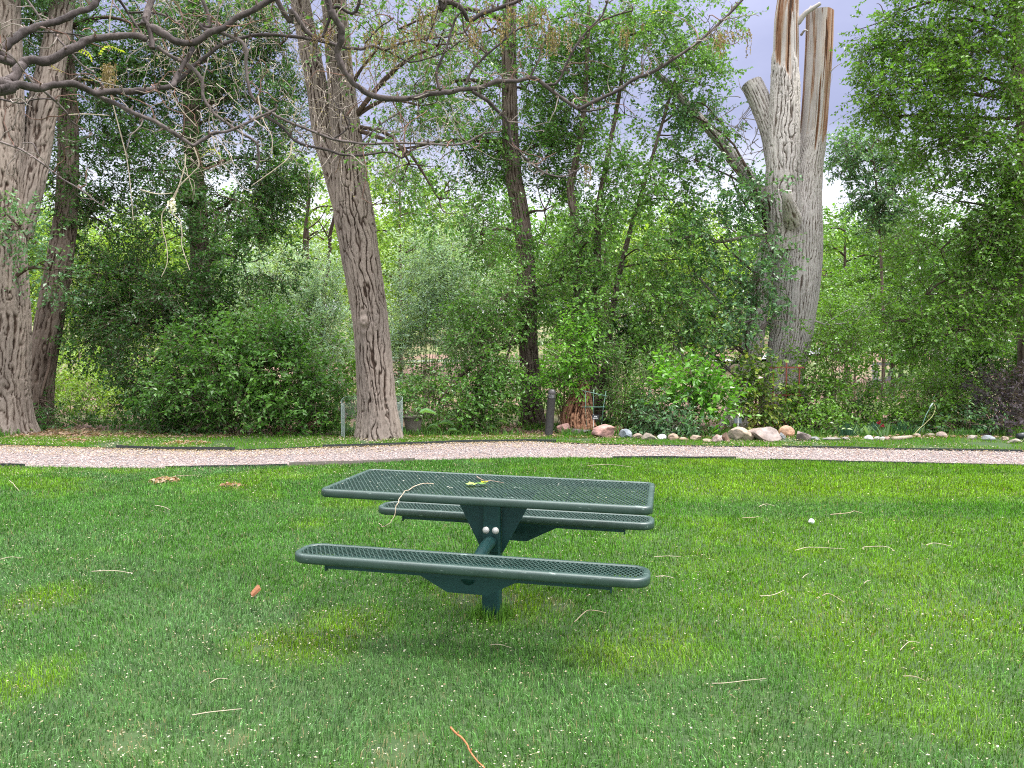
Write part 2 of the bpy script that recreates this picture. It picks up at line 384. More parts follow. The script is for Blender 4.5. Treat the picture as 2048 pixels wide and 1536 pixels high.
ys = np.concatenate([np.linspace(-60, 12, 10), np.linspace(14, 62, 70), np.linspace(66, 420, 20)])
X, Y = np.meshgrid(xs, ys); Z = gz(X.ravel(), Y.ravel())
Z = Z+np.where(Y.ravel() > 21, (n2(X.ravel(), Y.ravel(), .35, 4)-.5)*.18, 0)
idx = np.arange(X.size).reshape(X.shape)
fa = np.stack([idx[:-1, :-1], idx[:-1, 1:], idx[1:, 1:], idx[1:, :-1]], -1).reshape(-1, 4)
mb = MB(); mb.add(np.stack([X.ravel(), Y.ravel(), Z], 1), fa)
yc = Y.ravel()[fa].mean(1)
mb.f = [fa[yc <= 62], fa[yc > 62]]; mb.c = [(np.full((len(mb.f[0]), 3), .5), 0), (np.full((len(mb.f[1]), 3), .5), 1)]
tag(mb.build('ground', [M['ground'], M['hill']], smooth=True), 'bare mulch and leaf litter under the trees', None, kind='structure')

def strip(name, x0, x1, fa_, fb_, z, mat, label, nseg=160, rows=2):
    xx = np.linspace(x0, x1, nseg); ya = fa_(xx); yb = fb_(xx)
    t = np.linspace(0, 1, rows)[:, None]
    P = np.stack([np.broadcast_to(xx, (rows, nseg)), ya+(yb-ya)*t, np.full((rows, nseg), z)], -1)
    i = np.arange(rows*nseg).reshape(rows, nseg)
    f = np.stack([i[:-1, :-1], i[:-1, 1:], i[1:, 1:], i[1:, :-1]], -1).reshape(-1, 4)
    return tag(MB().add(P.reshape(-1, 3), f).build(name, mat), label, None, kind='structure')
strip('lawn', -14, 14, lambda x: x*0-12, ynear, .004, M['lawn'], 'mown green lawn in front of the gravel path')
strip('gravel_path', -14, 14, ynear, yfar, .008, M['gravel_base'], 'pinkish gravel path crossing behind the table')
yback = lambda x: np.maximum(yfar(x)+.35, 14.25+.25*np.sin(x*.9)+.1*np.sin(x*2.7))
strip('grass_verge', -14, 14, yfar, yback, .005, M['lawn'], 'thin grass strip between path and trees')
# muddy brook on the left, road beyond the trees
bx = np.linspace(-9.4, -5.0, 30)
strip('stream', -9.6, -5.2, lambda x: 14.55+.15*np.sin(x*2), lambda x: 15.5+.25*np.sin(x*1.7+1), .012, M['water'], 'muddy stream behind the left trees', 40)
xr = np.linspace(-60, 80, 60)
P = np.array([[x, y, float(gz(x, y))+.06+(.0)] for y in (45, 46.5, 48, 50) for x in xr])
i = np.arange(len(P)).reshape(4, -1); f = np.stack([i[:-1, :-1], i[:-1, 1:], i[1:, 1:], i[1:, :-1]], -1).reshape(-1, 4)
P[:, 2] += .08
tag(MB().add(P, f).build('road', M['asphalt']), 'grey road beyond the trees', None, kind='structure')

# ------------------------------------------------------------------ grass (uncountable)
G0, G1, G2, GS = np.array((.082, .262, .016)), np.array((.225, .420, .008)), np.array((.120, .275, .085)), np.array((.40, .34, .20))
def spots(x, y, lst):
    m = np.zeros_like(x)
    for px, py, r in lst:
        p = gnd(px, py); d = np.hypot((x-p[0]), (y-p[1])*.8)/r
        m = np.maximum(m, np.clip(1.3-d-.5*(n2(x, y, 6, 77)-.3), 0, 1))
    return m
YEL = [(90, 1200, .28), (60, 1370, .25), (620, 1290, .3), (680, 1255, .3), (1330, 1290, .35), (1230, 1310, .3), (1680, 1240, .5), (1650, 1265, .4), (560, 1290, .25), (1040, 1215, .35), (980, 1180, .4), (1900, 1230, .6)]
DRY = [(800, 1503, .14), (250, 1490, .13), (60, 1215, .07), (1010, 1205, .10), (330, 964, .14), (462, 974, .10), (470, 1490, .08), (930, 1205, .1), (1120, 1215, .1), (520, 1300, .05)]
def lawn_colour(x, y, n):
    big = n2(x, y, .55, 3); mid = n2(x, y, 2.2, 5)
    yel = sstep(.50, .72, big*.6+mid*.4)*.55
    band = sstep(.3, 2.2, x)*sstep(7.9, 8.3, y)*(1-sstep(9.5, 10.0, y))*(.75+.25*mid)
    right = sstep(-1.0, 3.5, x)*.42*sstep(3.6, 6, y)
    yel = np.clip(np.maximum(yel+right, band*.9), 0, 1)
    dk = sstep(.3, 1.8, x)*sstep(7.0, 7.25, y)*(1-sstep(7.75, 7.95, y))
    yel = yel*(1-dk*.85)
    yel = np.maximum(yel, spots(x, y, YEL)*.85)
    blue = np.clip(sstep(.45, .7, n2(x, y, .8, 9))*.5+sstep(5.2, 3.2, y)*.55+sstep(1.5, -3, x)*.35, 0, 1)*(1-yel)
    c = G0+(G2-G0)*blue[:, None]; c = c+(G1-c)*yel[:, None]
    tone = .22+1.15*RNG.random(n)**1.5+.35*(n2(x, y, 5, 21)-.35)
    c = c*tone[:, None]
    s = RNG.random(n) < (.025+.5*spots(x, y, DRY)+.05*spots(x, y, YEL))
    c[s] = GS*(.5+.6*RNG.random((s.sum(), 1)))
    pale = RNG.random(n) < .10
    c[pale] = c[pale]*1.45+.05
    return c
def blades(x, y, z, h, w, c, mb, lean=.6):
    n = len(x); az = RNG.random(n)*2*PI; b = RNG.random(n)*2*PI
    ln = (RNG.random(n)**1.3)*lean*h
    wnd = n2(x, y, 1.6, 31)*2*PI*1.5
    L = np.stack([np.cos(az)*.8+np.cos(wnd)*.4, np.sin(az)*.8+np.sin(wnd)*.4, np.zeros(n)], 1)*ln[:, None]
    sd_ = np.stack([np.cos(b), np.sin(b), np.zeros(n)], 1)*(w/2)[:, None]
    p = np.stack([x, y, z], 1); up = np.zeros((n, 3)); up[:, 2] = 1
    V = np.zeros((n, 5, 3))
    V[:, 0] = p-sd_; V[:, 1] = p+sd_
    m = p+up*(h*.58)[:, None]+L*.32
    V[:, 2] = m-sd_*.8; V[:, 3] = m+sd_*.8
    V[:, 4] = p+up*(np.sqrt(np.maximum(h*h-ln*ln*.8, h*h*.1)))[:, None]+L
    k = np.arange(n)[:, None]*5
    mb.add(V.reshape(-1, 3), [k+np.array([[0, 1, 3, 2]]), k+np.array([[2, 3, 4]])], c)
mb = MB()
for y0, y1, dens, w0, h0 in [(2.3, 4.0, 11500, .0030, .040), (4.0, 6.0, 8000, .0038, .040), (6.0, 8.3, 5500, .0050, .042), (8.3, 11.8, 3800, .0066, .045)]:
    A = .78*(y1*y1-y0*y0)+(y1-y0)
    n = int(A*dens); y = np.sqrt(RNG.random(n)*(y1*y1-y0*y0)+y0*y0); x = (RNG.random(n)*2-1)*(.78*y+.5)
    k = (y < ynear(x)-.03) & (RNG.random(n) > .8*spots(x, y, DRY)); x, y = x[k], y[k]; n = len(x)
    h = h0*(.45+.75*RNG.random(n))*(.75+.6*n2(x, y, 3, 41))
    blades(x, y, np.zeros(n), h, w0*(.7+.6*RNG.random(n)), lawn_colour(x, y, n), mb, 1.05)
tag(mb.build('lawn_grass', M['grass']), 'short mown grass blades of the lawn', None, kind='stuff')
mb = MB(); n = 52000
x = (RNG.random(n)*2-1)*12; y = yfar(x)+.05+(yback(x)+.15-yfar(x))*RNG.random(n)
k = n2(x, y, 1.6, 8) > .33; x, y = x[k], y[k]; n = len(x)
c = G0*1.1+(G1*.85-G0)*(n2(x, y, 1.1, 15)[:, None]*.8); c = c*(.6+.5*RNG.random((n, 1)))
s = RNG.random(n) < .10; c[s] = GS*.7
blades(x, y, np.zeros(n), .05*(.5+RNG.random(n)), .008*(.7+.6*RNG.random(n)), c, mb, .9)
tag(mb.build('verge_grass', M['grass']), 'sparse grass between the path and the trees', None, kind='stuff')

# ------------------------------------------------------------------ fallen petals, gravel
def flakes(x, y, z, s, c, mb, tilt=.6):
    n = len(x); a = RNG.random(n)*2*PI
    U = np.stack([np.cos(a), np.sin(a), (RNG.random(n)-.5)*tilt], 1); Vv = np.stack([-np.sin(a), np.cos(a), (RNG.random(n)-.5)*tilt*1.6], 1)
    p = np.stack([x, y, z], 1); sp = s[:, None]
    V = np.zeros((n, 5, 3)); bend = np.array([0, 0, .3])
    V[:, 0] = p-U*sp; V[:, 1] = p-Vv*sp*.55+bend*sp*.5; V[:, 2] = p+U*sp*.9; V[:, 3] = p+Vv*sp*.6+bend*sp*.5; V[:, 4] = p+bend*sp*.1
    k = np.arange(n)[:, None]*5
    mb.add(V.reshape(-1, 3), [k+np.array([[0, 1, 4]]), k+np.array([[1, 2, 4]]), k+np.array([[2, 3, 4]]), k+np.array([[3, 0, 4]])], c)
mb = MB(); n = 90000
y = np.sqrt(RNG.random(n)*(10.6**2-2.3**2)+2.3**2); x = (RNG.random(n)*2-1)*(.75*y+.4)
d = sstep(.30, .70, n2(x, y, .9, 51))*(.25+.75*sstep(2.6, -1.5, x-.15*y))*(.16+.84*sstep(6, 3.4, y))+.02+.16*sstep(4.6, 3.0, y)+.5*spots(x, y, DRY)
d = np.where(y > 9.4, np.maximum(d, .35*sstep(2, -2, x)), d)
k = (RNG.random(n) < d) & (y < ynear(x)); x, y = x[k], y[k]; n = len(x)
pal = np.array([(.52, .44, .32), (.46, .38, .27), (.60, .54, .45), (.34, .24, .14), (.50, .46, .36)])
c = pal[RNG.integers(0, 5, n)]*(.7+.35*RNG.random((n, 1)))
flakes(x, y, .022+.022*RNG.random(n), (.0028+.0058*RNG.random(n)**2)*(.8+.05*y), c, mb)
n = 15000; x = (RNG.random(n)*2-1)*11.5; t = RNG.random(n)**2.2
y = yfar(x)-.02-t*.9; k = RNG.random(n) < (.25+.75*sstep(3, -1, x)); x, y = x[k], y[k]; n = len(x)
c = pal[RNG.integers(0, 5, n)]*np.array((1, .92, .8))*(.7+.4*RNG.random((n, 1)))
flakes(x, y, .020+.012*RNG.random(n), .010+.010*RNG.random(n), c, mb, .3)
n = 9000; x = (RNG.random(n)*2-1)*11.5; y = yfar(x)+.05+(yback(x)-yfar(x))*RNG.random(n)
k = n2(x, y, 1.2, 61) > .42; x, y = x[k], y[k]; n = len(x)
c = pal[RNG.integers(0, 5, n)]*(.65+.4*RNG.random((n, 1)))
flakes(x, y, .03+.02*RNG.random(n), .009+.009*RNG.random(n), c, mb)
tag(mb.build('fallen_petals', M['petal']), 'small cream seed flakes fallen on lawn and path', None, kind='stuff')
mb = MB(); n = 30000
x = (RNG.random(n)*2-1)*11.5; y = ynear(x)+.03+(yfar(x)-ynear(x)-.06)*RNG.random(n)
r = .007+.012*RNG.random(n)**1.6
oc = np.array([(1, 0, 0), (0, 1, 0), (-1, 0, 0), (0, -1, 0), (0, 0, .8), (0, 0, -.8)], float)
V = oc[None]*r[:, None, None]*(.65+.7*RNG.random((n, 6, 1)))
a = RNG.random(n)*2*PI; ca, sa = np.cos(a)[:, None], np.sin(a)[:, None]
V = np.stack([V[..., 0]*ca-V[..., 1]*sa, V[..., 0]*sa+V[..., 1]*ca, V[..., 2]], -1)+np.stack([x, y, .008+r*.35], 1)[:, None]
pal2 = np.array([(.52, .42, .40), (.60, .50, .47), (.40, .33, .33), (.66, .60, .58), (.50, .36, .32), (.34, .30, .31)])*.56
k = np.arange(n)[:, None]*6
mb.add(V.reshape(-1, 3), np.concatenate([k+np.array([t]) for t in ((0, 1, 4), (1, 2, 4), (2, 3, 4), (3, 0, 4), (1, 0, 5), (2, 1, 5), (3, 2, 5), (0, 3, 5))]), np.tile(pal2[RNG.integers(0, 6, n)], (8, 1)))
tag(mb.build('loose_gravel', M['gravel']), 'loose pinkish gravel stones of the path', None, kind='stuff')

# steel edging strips along both sides of the path
def edging(pxs, side, label, h=.05, th=.008, mat='edging'):
    pts = np.array([gnd(*p) for p in pxs]); n = 24
    tt = np.linspace(0, 1, n); cum = np.concatenate([[0], np.cumsum(np.linalg.norm(np.diff(pts, axis=0), axis=1))]); cum /= cum[-1]
    q = np.stack([np.interp(tt, cum, pts[:, k]) for k in range(3)], 1); q[:, 2] = 0
    T = nrm(np.gradient(q, axis=0)); nn = np.stack([-T[:, 1], T[:, 0], T[:, 2]*0], 1)*th/2
    hh = h*(.75+.5*n2(q[:, 0], q[:, 1], 1.1, 3))[:, None]*np.array([[0, 0, 1.]])
    dn = np.array([0, 0, -.05]); V = np.stack([q-nn+dn, q+nn+dn, q+nn+hh, q-nn+hh], 1)
    i = np.arange(n-1)[:, None]; f = np.concatenate([np.stack([i*4+a, i*4+(a+1) % 4, (i+1)*4+(a+1) % 4, (i+1)*4+a], -1).reshape(-1, 4) for a in range(4)])
    c = q[n//2].copy(); m = MB().add(V.reshape(-1, 3)-c, [f, np.array([[3, 2, 1, 0]]), np.array([[4*n-4, 4*n-3, 4*n-2, 4*n-1]])])
    o = m.build('path_edging', M[mat]); o.location = c
    tag(o, label, 'edging', 'path edging strips')
edging([(-300, 886), (0, 893), (150, 897), (230, 899)], 1, 'dark edging strip along far side of path by the big left trunk', .035)
edging([(232, 899), (330, 902), (470, 903.5)], 1, 'dark edging strip on the far path side behind the muddy stream gap', .075)
edging([(475, 903.5), (560, 901), (640, 897.5)], 1, 'half buried dark edging strip in front of the large round shrub', .04)
edging([(645, 897.5), (760, 894), (900, 888), (1050, 884.5), (1112, 886)], 1, 'raised dark edging strip from the central trunk to the bollard', .06)
edging([(1116, 888), (1250, 892), (1400, 894.5), (1560, 896)], 1, 'thin dark edging strip in front of the pink and cream rocks', .028)
edging([(1564, 896), (1700, 899), (1850, 902), (2048, 905), (2300, 909)], 1, 'dark edging strip on the far path side by the iris bed', .045)
edging([(-200, 930), (0, 933), (50, 934)], -1, 'short dark edging strip at the left end of the near path side', .045)
edging([(330, 938), (450, 936.5), (575, 933.5)], -1, 'thin dark edging strip on near path side left of the table', .04)
edging([(578, 933.5), (700, 930), (830, 922.5)], -1, 'grey weathered edging plank on near path side behind the table', .06, .02, 'plank')
edging([(1225, 918.5), (1300, 918), (1472, 919)], -1, 'dark edging strip on near path side beyond the table right corner', .045)
edging([(1540, 921), (1700, 926), (1850, 929), (2048, 933), (2200, 937)], -1, 'long thin edging strip on near path side at the far right', .03)

# ------------------------------------------------------------------ picnic table
TX, TY, TYAW = -.118, 4.436, -.1997
tab = thing('picnic_table', 'dark green perforated metal pedestal picnic table with two attached benches', 'picnic table', (TX, TY, 0))
tab.rotation_euler = (.0077, .0165, TYAW)
TH, SH, OFF, SW, TL = .778, .503, .590, .255, 1.83
def rrect(L, W, rc, n=8):
    pts, nn = [], []
    for sx, sy, a0 in ((1, 1, 0), (-1, 1, PI/2), (-1, -1, PI), (1, -1, 1.5*PI)):
        for k in range(n+1):
            a = a0+PI/2*k/n; d = np.array([math.cos(a), math.sin(a)])
            pts.append(np.array([sx*(L/2-rc), sy*(W/2-rc)])+rc*d); nn.append(d)
    return np.array(pts), np.array(nn)
def rim(L, W, rc, cx, cy, z, h=.045, wd=.034):
    P, nn = rrect(L, W, rc)
    prof = [(wd, -.006), (wd-.005, 0), (.012, 0), (.005, -.002), (.001, -.008), (0, -.014), (0, -h+.012), (.002, -h+.005), (.009, -h), (wd, -h), (wd, -h+.012)]
    n, m = len(P), len(prof)
    V = np.array([[*(P[i]-nn[i]*o), zz] for i in range(n) for o, zz in prof])+np.array([cx, cy, z])
    i = np.arange(n)[:, None]; j = np.arange(m)[None]; i2 = (i+1) % n; j2 = (j+1) % m
    return MB().add(V, np.stack([i*m+j, i2*m+j, i2*m+j2, i*m+j2], -1).reshape(-1, 4))
def expanded(L, W, rc, cx, cy, z, swd=.0245, lwd=.046, k=.79, th=.004):
    a, b = swd/2, lwd/2; out = []
    nx, ny = int(L/swd)+2, int(W/lwd)+2
    C = np.array([(i*swd+o*a, j*lwd+o*b) for i in range(-nx, nx) for j in range(-ny, ny) for o in (0, 1)])
    D = np.array([(a, 0), (0, b), (-a, 0), (0, -b)])
    c4 = C[:, None]+D
    q = np.abs(c4)-np.array([L/2-rc, W/2-rc]); sdv = np.linalg.norm(np.maximum(q, 0), axis=-1)+np.minimum(q.max(-1), 0)-rc
    keep = (sdv < -.006).all(1); C = C[keep]; n = len(C)
    V = np.zeros((n, 16, 3))
    V[:, 0:4, :2] = C[:, None]+D; V[:, 4:8, :2] = C[:, None]+D*k
    V[:, 8:12, :2] = C[:, None]+D; V[:, 12:16, :2] = C[:, None]+D*k
    V[:, 0:8, 2] = z; V[:, 8:16, 2] = z-th
    V[:, :, 0] += cx; V[:, :, 1] += cy
    kk = np.arange(n)[:, None]*16; F_ = []
    for e in range(4):
        g = (e+1) % 4
        F_ += [kk+np.array([[e, g, 4+g, 4+e]]), kk+np.array([[8+g, 8+e, 12+e, 12+g]]), kk+np.array([[4+e, 4+g, 12+g, 12+e]])]
    return MB().add(V.reshape(-1, 3), np.concatenate(F_))
GP, DG = M['green_paint'], M['dark_green_paint']
top = rim(TL, .76, .06, 0, 0, TH).build('tabletop', GP, tab, True)
expanded(TL, .76, .06, 0, 0, TH-.003).build('mesh_panel', GP, top)
for xx in (-.42, .46):
    MB().box((xx, 0, TH-.014), (.012, .68, .012)).build('cross_bar', GP, top)
MB().box((0, 0, TH-.030), (.50, .09, .010)).build('mounting_plate', DG, tab)
def chamfer_box(x, y, z0, z1, s=.1, c=.008):
    h = s/2; pl = [(h-c, -h), (h, -h+c), (h, h-c), (h-c, h), (-h+c, h), (-h, h-c), (-h, -h+c), (-h+c, -h)]
    V = [[x+a, y+b, z] for z in (z0, z1) for a, b in pl]
    i = np.arange(8); j = (i+1) % 8
    return MB().add(V, [np.stack([i, j, j+8, i+8], 1), np.array([list(range(7, -1, -1))]), np.array([list(range(8, 16))])])
post = chamfer_box(0, 0, -.15, TH-.035).build('post', DG, tab)
for sg in (-1, 1):
    pl = [(sg*.245, TH-.036), (sg*.088, TH-.036), (sg*.053, TH-.105), (sg*.053, .385), (sg*.062, .39)]
    MB().prism(pl if sg < 0 else pl[::-1], -.005, .005).build('gusset', DG, tab)
    pl2 = [(sg*.118, TH-.15), (sg*.118, TH-.04)]
for sg in (-1, 1):     # the two benches with their arms
    cy = sg*OFF
    b = rim(TL, SW, .095, 0, cy, SH, .048, .036).build('bench', GP, tab, True)
    expanded(TL, SW, .095, 0, cy, SH-.003).build('mesh_panel', GP, b)
    for xx in (-.60, .63): MB().box((xx, cy, SH-.013), (.009, SW-.06, .011)).build('cross_bar', GP, b)
    for q in (-1, 1):
        m = MB().box((0, cy+q*.075, SH-.058), (1.47, .006, .036)).box((0, cy+q*.060, SH-.0435), (1.47, .032, .006))
        m.box((.732, cy+q*.066, SH-.064), (.008, .03, .052)).box((-.732, cy+q*.066, SH-.064), (.008, .03, .052))
        m.build('support_rail', DG, b)
    MB().prism([(-.36, SH-.052), (-.11, .318), (.10, .318), (.36, SH-.052)], cy-sg*.03-.004, cy-sg*.03+.004).build('bench_gusset', DG, b)
    arm = MB().tube([(0, sg*.058, .462), (0, sg*.12, .464), (0, sg*.20, .462), (0, sg*.30, .448), (0, sg*.40, .428), (0, sg*.50, .410), (0, cy-sg*.02, .398)], .036, 20).build('bench_arm', DG, tab, True)
    MB().box((0, sg*.0545, .478), (.088, .009, .150)).build('bracket_plate', DG, arm)
    for q in (-1, 1):
        m = MB()
        V = MB().lathe([(.0001, .012), (.009, .011), (.0135, .007), (.015, .0), (.02, -.001), (.02, -.003), (.0001, -.003)], 14)
        P = np.concatenate(V.v); P = np.stack([P[:, 0]+q*.028, sg*(P[:, 2]+.062), P[:, 1]+.528], 1)
        m.add(P, [f for f in V.f]); m.build('bolt', M['steel'], arm, True)

mb = MB(); n = 420; a_ = RNG.random(n)*2*PI; d_ = .055+.09*RNG.random(n)**1.5
x = TX+np.cos(a_)*d_; y = TY+np.sin(a_)*d_
blades(x, y, np.zeros(n), .05+.06*RNG.random(n), .0045*(.7+.6*RNG.random(n)), np.array((.10, .24, .03))*(.4+.9*RNG.random((n, 1))), mb, .8)
tag(mb.build('uncut_grass', M['grass']), 'longer uncut grass around the table post', None, kind='stuff')
mb = MB(); lx = RNG.uniform(-.85, .85, 46); ly = RNG.uniform(-.33, .33, 46); lx[:20] = RNG.uniform(-.8, -.2, 20)
flakes(TX+math.cos(TYAW)*lx-math.sin(TYAW)*ly, TY+math.sin(TYAW)*lx+math.cos(TYAW)*ly, .778-.0165*lx+.0077*ly+.004, .003+.005*RNG.random(46), np.array((.62, .60, .52))*RNG.uniform(.6, 1.2, (46, 1)), mb, .2)
tag(mb.build('petals_on_table', M['petal']), 'pale flecks scattered on the tabletop', None, kind='stuff')
# things lying on the table
def twig(name, pts, r, col, label, cat='twig', group=None, mat=None, taper=.6, sides=6):
    pts = np.asarray(pts, float)
    t = np.linspace(0, len(pts)-1, (len(pts)-1)*5+1)
    q = crom(pts, t); c = q[0].copy()
    r = r*.78; q = q+(np.stack([fbm(np.stack([t*2.3, t*0+k, t*0+len(label)], 1), 4) for k in (0, 3, 7)], 1)-.5)*np.array([1, 1, .5])*np.linalg.norm(pts[-1]-pts[0])*.03
    m = MB().tube(q-c, np.linspace(r, r*taper, len(q)), sides, col)
    for kk in range(3, len(q)-3, 6):
        m.tube([q[kk]-c, q[kk]-c+np.array([.3, .25, .9])*r*3.0], [r*.7, r*.35], 4, np.array(col)*.8)
    o = m.build(name, mat or M['twig'], smooth=True); o.location = c
    return tag(o, label, cat, group)
def crom(P, t):
    n = len(P); i = np.clip(np.floor(t).astype(int), 0, n-2); f = (t-i)[:, None]
    a, b, c, d = P[np.maximum(i-1, 0)], P[i], P[i+1], P[np.minimum(i+2, n-1)]
    return .5*((2*b)+(c-a)*f+(2*a-5*b+4*c-d)*f*f+(3*b-a-3*c+d)*f**3)
def ontable(px, py, dz=.006):
    p = gnd(px, py, .778)
    for _ in range(3):
        lx = math.cos(TYAW)*(p[0]-TX)+math.sin(TYAW)*(p[1]-TY); ly = -math.sin(TYAW)*(p[0]-TX)+math.cos(TYAW)*(p[1]-TY)
        p = gnd(px, py, .778-.0165*lx+.0077*ly+dz)
    return p
p0 = ontable(797, 1000, .004); yy = p0[1]-.03
twig('fallen_twig', [ontable(868, 967), ontable(845, 968), ontable(820, 977), ontable(805, 989, .012), p0+np.array([0, -.03, -.012]), at(787, 1035, yy-.04), at(776, 1049, yy-.05), at(763, 1053, yy-.04), at(759, 1047, yy-.03)],
     .0032, (.42, .34, .25), 'long pale curved twig drooping over the front edge of the table', 'twig')
twig('fallen_twig', [ontable(953, 953), ontable(965, 960), ontable(985, 962), ontable(1008, 966)], .0030, (.36, .27, .21), 'short brown twig lying on the tabletop behind the leaf', 'twig')
def lobed(c, rz, L, W, col, mb, curl=.02):
    out = [(0, 0), (.12, .30), (.05, .62), (.28, .55), (.40, .95), (.55, .62), (.78, .7), (.72, .32), (1, .05), (.72, -.3), (.8, -.66), (.55, -.6), (.40, -.92), (.28, -.55), (.06, -.6), (.12, -.28)]
    P = np.array([[(a-.45)*L, b*W/2, curl*(abs(b)*.6+(a-.5)**2)*RNG.random()] for a, b in out]); cr, sr = math.cos(rz), math.sin(rz)
    P = np.stack([P[:, 0]*cr-P[:, 1]*sr, P[:, 0]*sr+P[:, 1]*cr, P[:, 2]], 1)
    V = np.concatenate([P, [[0, 0, .004]]]); n = len(P); i = np.arange(n)
    mb.add(V+np.array(c), np.stack([i, (i+1) % n, np.full(n, n)], 1), col)
lp = ontable(950, 970, .006); m = MB()
lobed((-.02, 0, .004), .3, .075, .09, (.42, .55, .16), m); lobed((.036, .012, .006), 2.9, .065, .07, (.15, .30, .07), m); lobed((.055, .03, .010), .4, .05, .045, (.62, .55, .06), m)
o = m.build('fallen_leaf', M['matte_leaf']); o.location = lp; tag(o, 'torn yellow green leaf lying in the middle of the tabletop', 'leaf')

# twigs and bits on the lawn
TWG = 'dry twigs lying on the lawn'
PALE, TAN, ORG = (.56, .48, .36), (.46, .36, .25), (.45, .17, .07)
for pts, r, c, lab in [
    ([(183, 1143), (225, 1141), (265, 1143)], .0040, PALE, 'straight pale twig on the lawn level with the front bench, far to its left'),
    ([(385, 1430), (430, 1423), (485, 1412)], .0028, PALE, 'straight tan twig in the lower left of the lawn'),
    ([(0, 1119), (22, 1114), (42, 1113)], .0034, PALE, 'pale twig at the left edge of the photo'),
    ([(310, 1011), (325, 1013), (340, 1017)], .0040, PALE, 'tiny pale twig between the leaf heap and the straight twig'),
    ([(322, 965), (350, 953), (398, 948)], .0060, TAN, 'bent tan twig sticking out of the dead leaf heap'),
    ([(420, 1366), (436, 1357), (456, 1353)], .0026, PALE, 'short crooked twig above the straight lower left twig'),
    ([(20, 961), (30, 972), (39, 979)], .0050, PALE, 'kinked pale twig near the path at the left edge'),
    ([(900, 1455), (928, 1480), (945, 1510), (975, 1540)], .0058, ORG, 'thick orange brown broken twig at the bottom edge'),
    ([(1590, 1101), (1618, 1095), (1690, 1095)], .0036, PALE, 'long thin pale twig below the white ball'),
    ([(1727, 1099), (1729, 1094), (1771, 1093), (1790, 1099)], .0036, PALE, 'hooked pale twig right of the long thin one'),
    ([(1520, 1192), (1545, 1190), (1568, 1177)], .0034, PALE, 'curved pale twig right of the front bench'),
    ([(1645, 1191), (1660, 1188), (1690, 1201)], .0034, TAN, 'tan arched twig in the middle of the right lawn'),
    ([(1660, 1029), (1695, 1026), (1710, 1022), (1728, 1025)], .0050, TAN, 'tan twig just up and right of the white ball'),
    ([(1485, 1036), (1508, 1035), (1518, 1030)], .0045, TAN, 'short tan twig left of the white ball'),
    ([(1518, 1013), (1533, 1008), (1550, 1010)], .0045, PALE, 'pale arched twig left of and farther than the white ball'),
    ([(1852, 1090), (1870, 1086), (1902, 1089)], .0038, PALE, 'thin pale twig near the right edge of the lawn'),
    ([(1308, 1114), (1330, 1112), (1362, 1110)], .0030, PALE, 'pale twig between the two benches at their right ends'),
    ([(1311, 1153), (1330, 1152), (1348, 1153)], .0036, PALE, 'pale twig just off the right end of the front bench'),
    ([(1425, 1367), (1470, 1364), (1532, 1352)], .0024, PALE, 'long thin twig in the lower right lawn'),
    ([(1150, 1244), (1172, 1223), (1190, 1221), (1213, 1222)], .0034, TAN, 'bent tan twig right of the table post'),
    ([(980, 1290), (1000, 1289), (1023, 1291)], .0024, PALE, 'thin pale twig below the table post'),
    ([(1175, 931), (1220, 929), (1265, 933)], .0045, PALE, 'pale twig by the path behind the right of the table'),
    ([(1605, 1156), (1611, 1150), (1617, 1144)], .0034, PALE, 'little pale twig slanting above the tan arched twig'),
    ([(1728, 1167), (1734, 1162), (1742, 1157)], .0032, PALE, 'little slanting twig right of the tan arched twig'),
    ([(1800, 1300), (1820, 1283), (1842, 1282)], .0024, PALE, 'thin curved stem in the far lower right lawn'),
    ([(1806, 1352), (1830, 1353), (1850, 1356)], .0026, TAN, 'faint tan twig at the lower right of the lawn')]:
    P = [gnd(*p, .040) for p in pts]
    P[-1][2] -= .012; twig('lawn_twig', P, r, np.array(c)*.72, lab, 'twig', TWG)
ch = gnd(512, 1186, .035)
V = np.array([(-.035, -.012, 0), (.03, -.018, .006), (.045, .008, .022), (-.028, .016, .010), (-.036, -.008, .014), (.028, -.014, .024), (.036, .006, .038), (-.026, .012, .022)])
o = MB().add(V, np.array([[3, 2, 1, 0], [4, 5, 6, 7], [0, 1, 5, 4], [1, 2, 6, 5], [2, 3, 7, 6], [3, 0, 4, 7]]), (.26, .11, .055)).build('wood_chip', M['twig'])
o.location = ch; o.rotation_euler = (.1, -.5, .9); tag(o, 'orange brown wood chip standing in the grass left of the front bench', 'wood chip')
bp = gnd(1623, 1043, .03)
o = MB().lathe([(.0001, .026), (.010, .024), (.019, .018), (.025, .008), (.026, 0), (.025, -.008), (.019, -.018), (.010, -.024), (.0001, -.026)], 18).build('ball', M['ball'], smooth=True)
o.location = bp; tag(o, 'small bluish white ball lying on the right lawn', 'ball')
def litter_heap(px, py, r, n, label):
    c = gnd(px, py); m = MB(); a = RNG.random(n)*2*PI; d = r*np.sqrt(RNG.random(n))
    hh = .05*(1-(d/r)**2)+.015
    pc = np.array([(.30, .17, .11), (.42, .28, .2), (.22, .12, .08), (.5, .4, .3)])[RNG.integers(0, 4, n)]
    flakes(np.cos(a)*d*1.4, np.sin(a)*d, hh*(.4+.6*RNG.random(n)), .014+.018*RNG.random(n), pc, m, 1.2)
    o = m.build('leaf_heap', M['matte_leaf']); o.location = c; tag(o, label, 'dead leaves', 'heaps of dead leaves')
litter_heap(330, 964, .14, 130, 'reddish heap of dead leaves with a twig on the left lawn')
litter_heap(462, 975, .11, 80, 'small pale heap of dead leaves right of the reddish one')
litter_heap(155, 884, .20, 120, 'grey brown heap of dead leaves behind the path near the left trunks')
litter_heap(372, 888, .30, 200, 'wide heap of dead leaves behind the path before the large shrub')
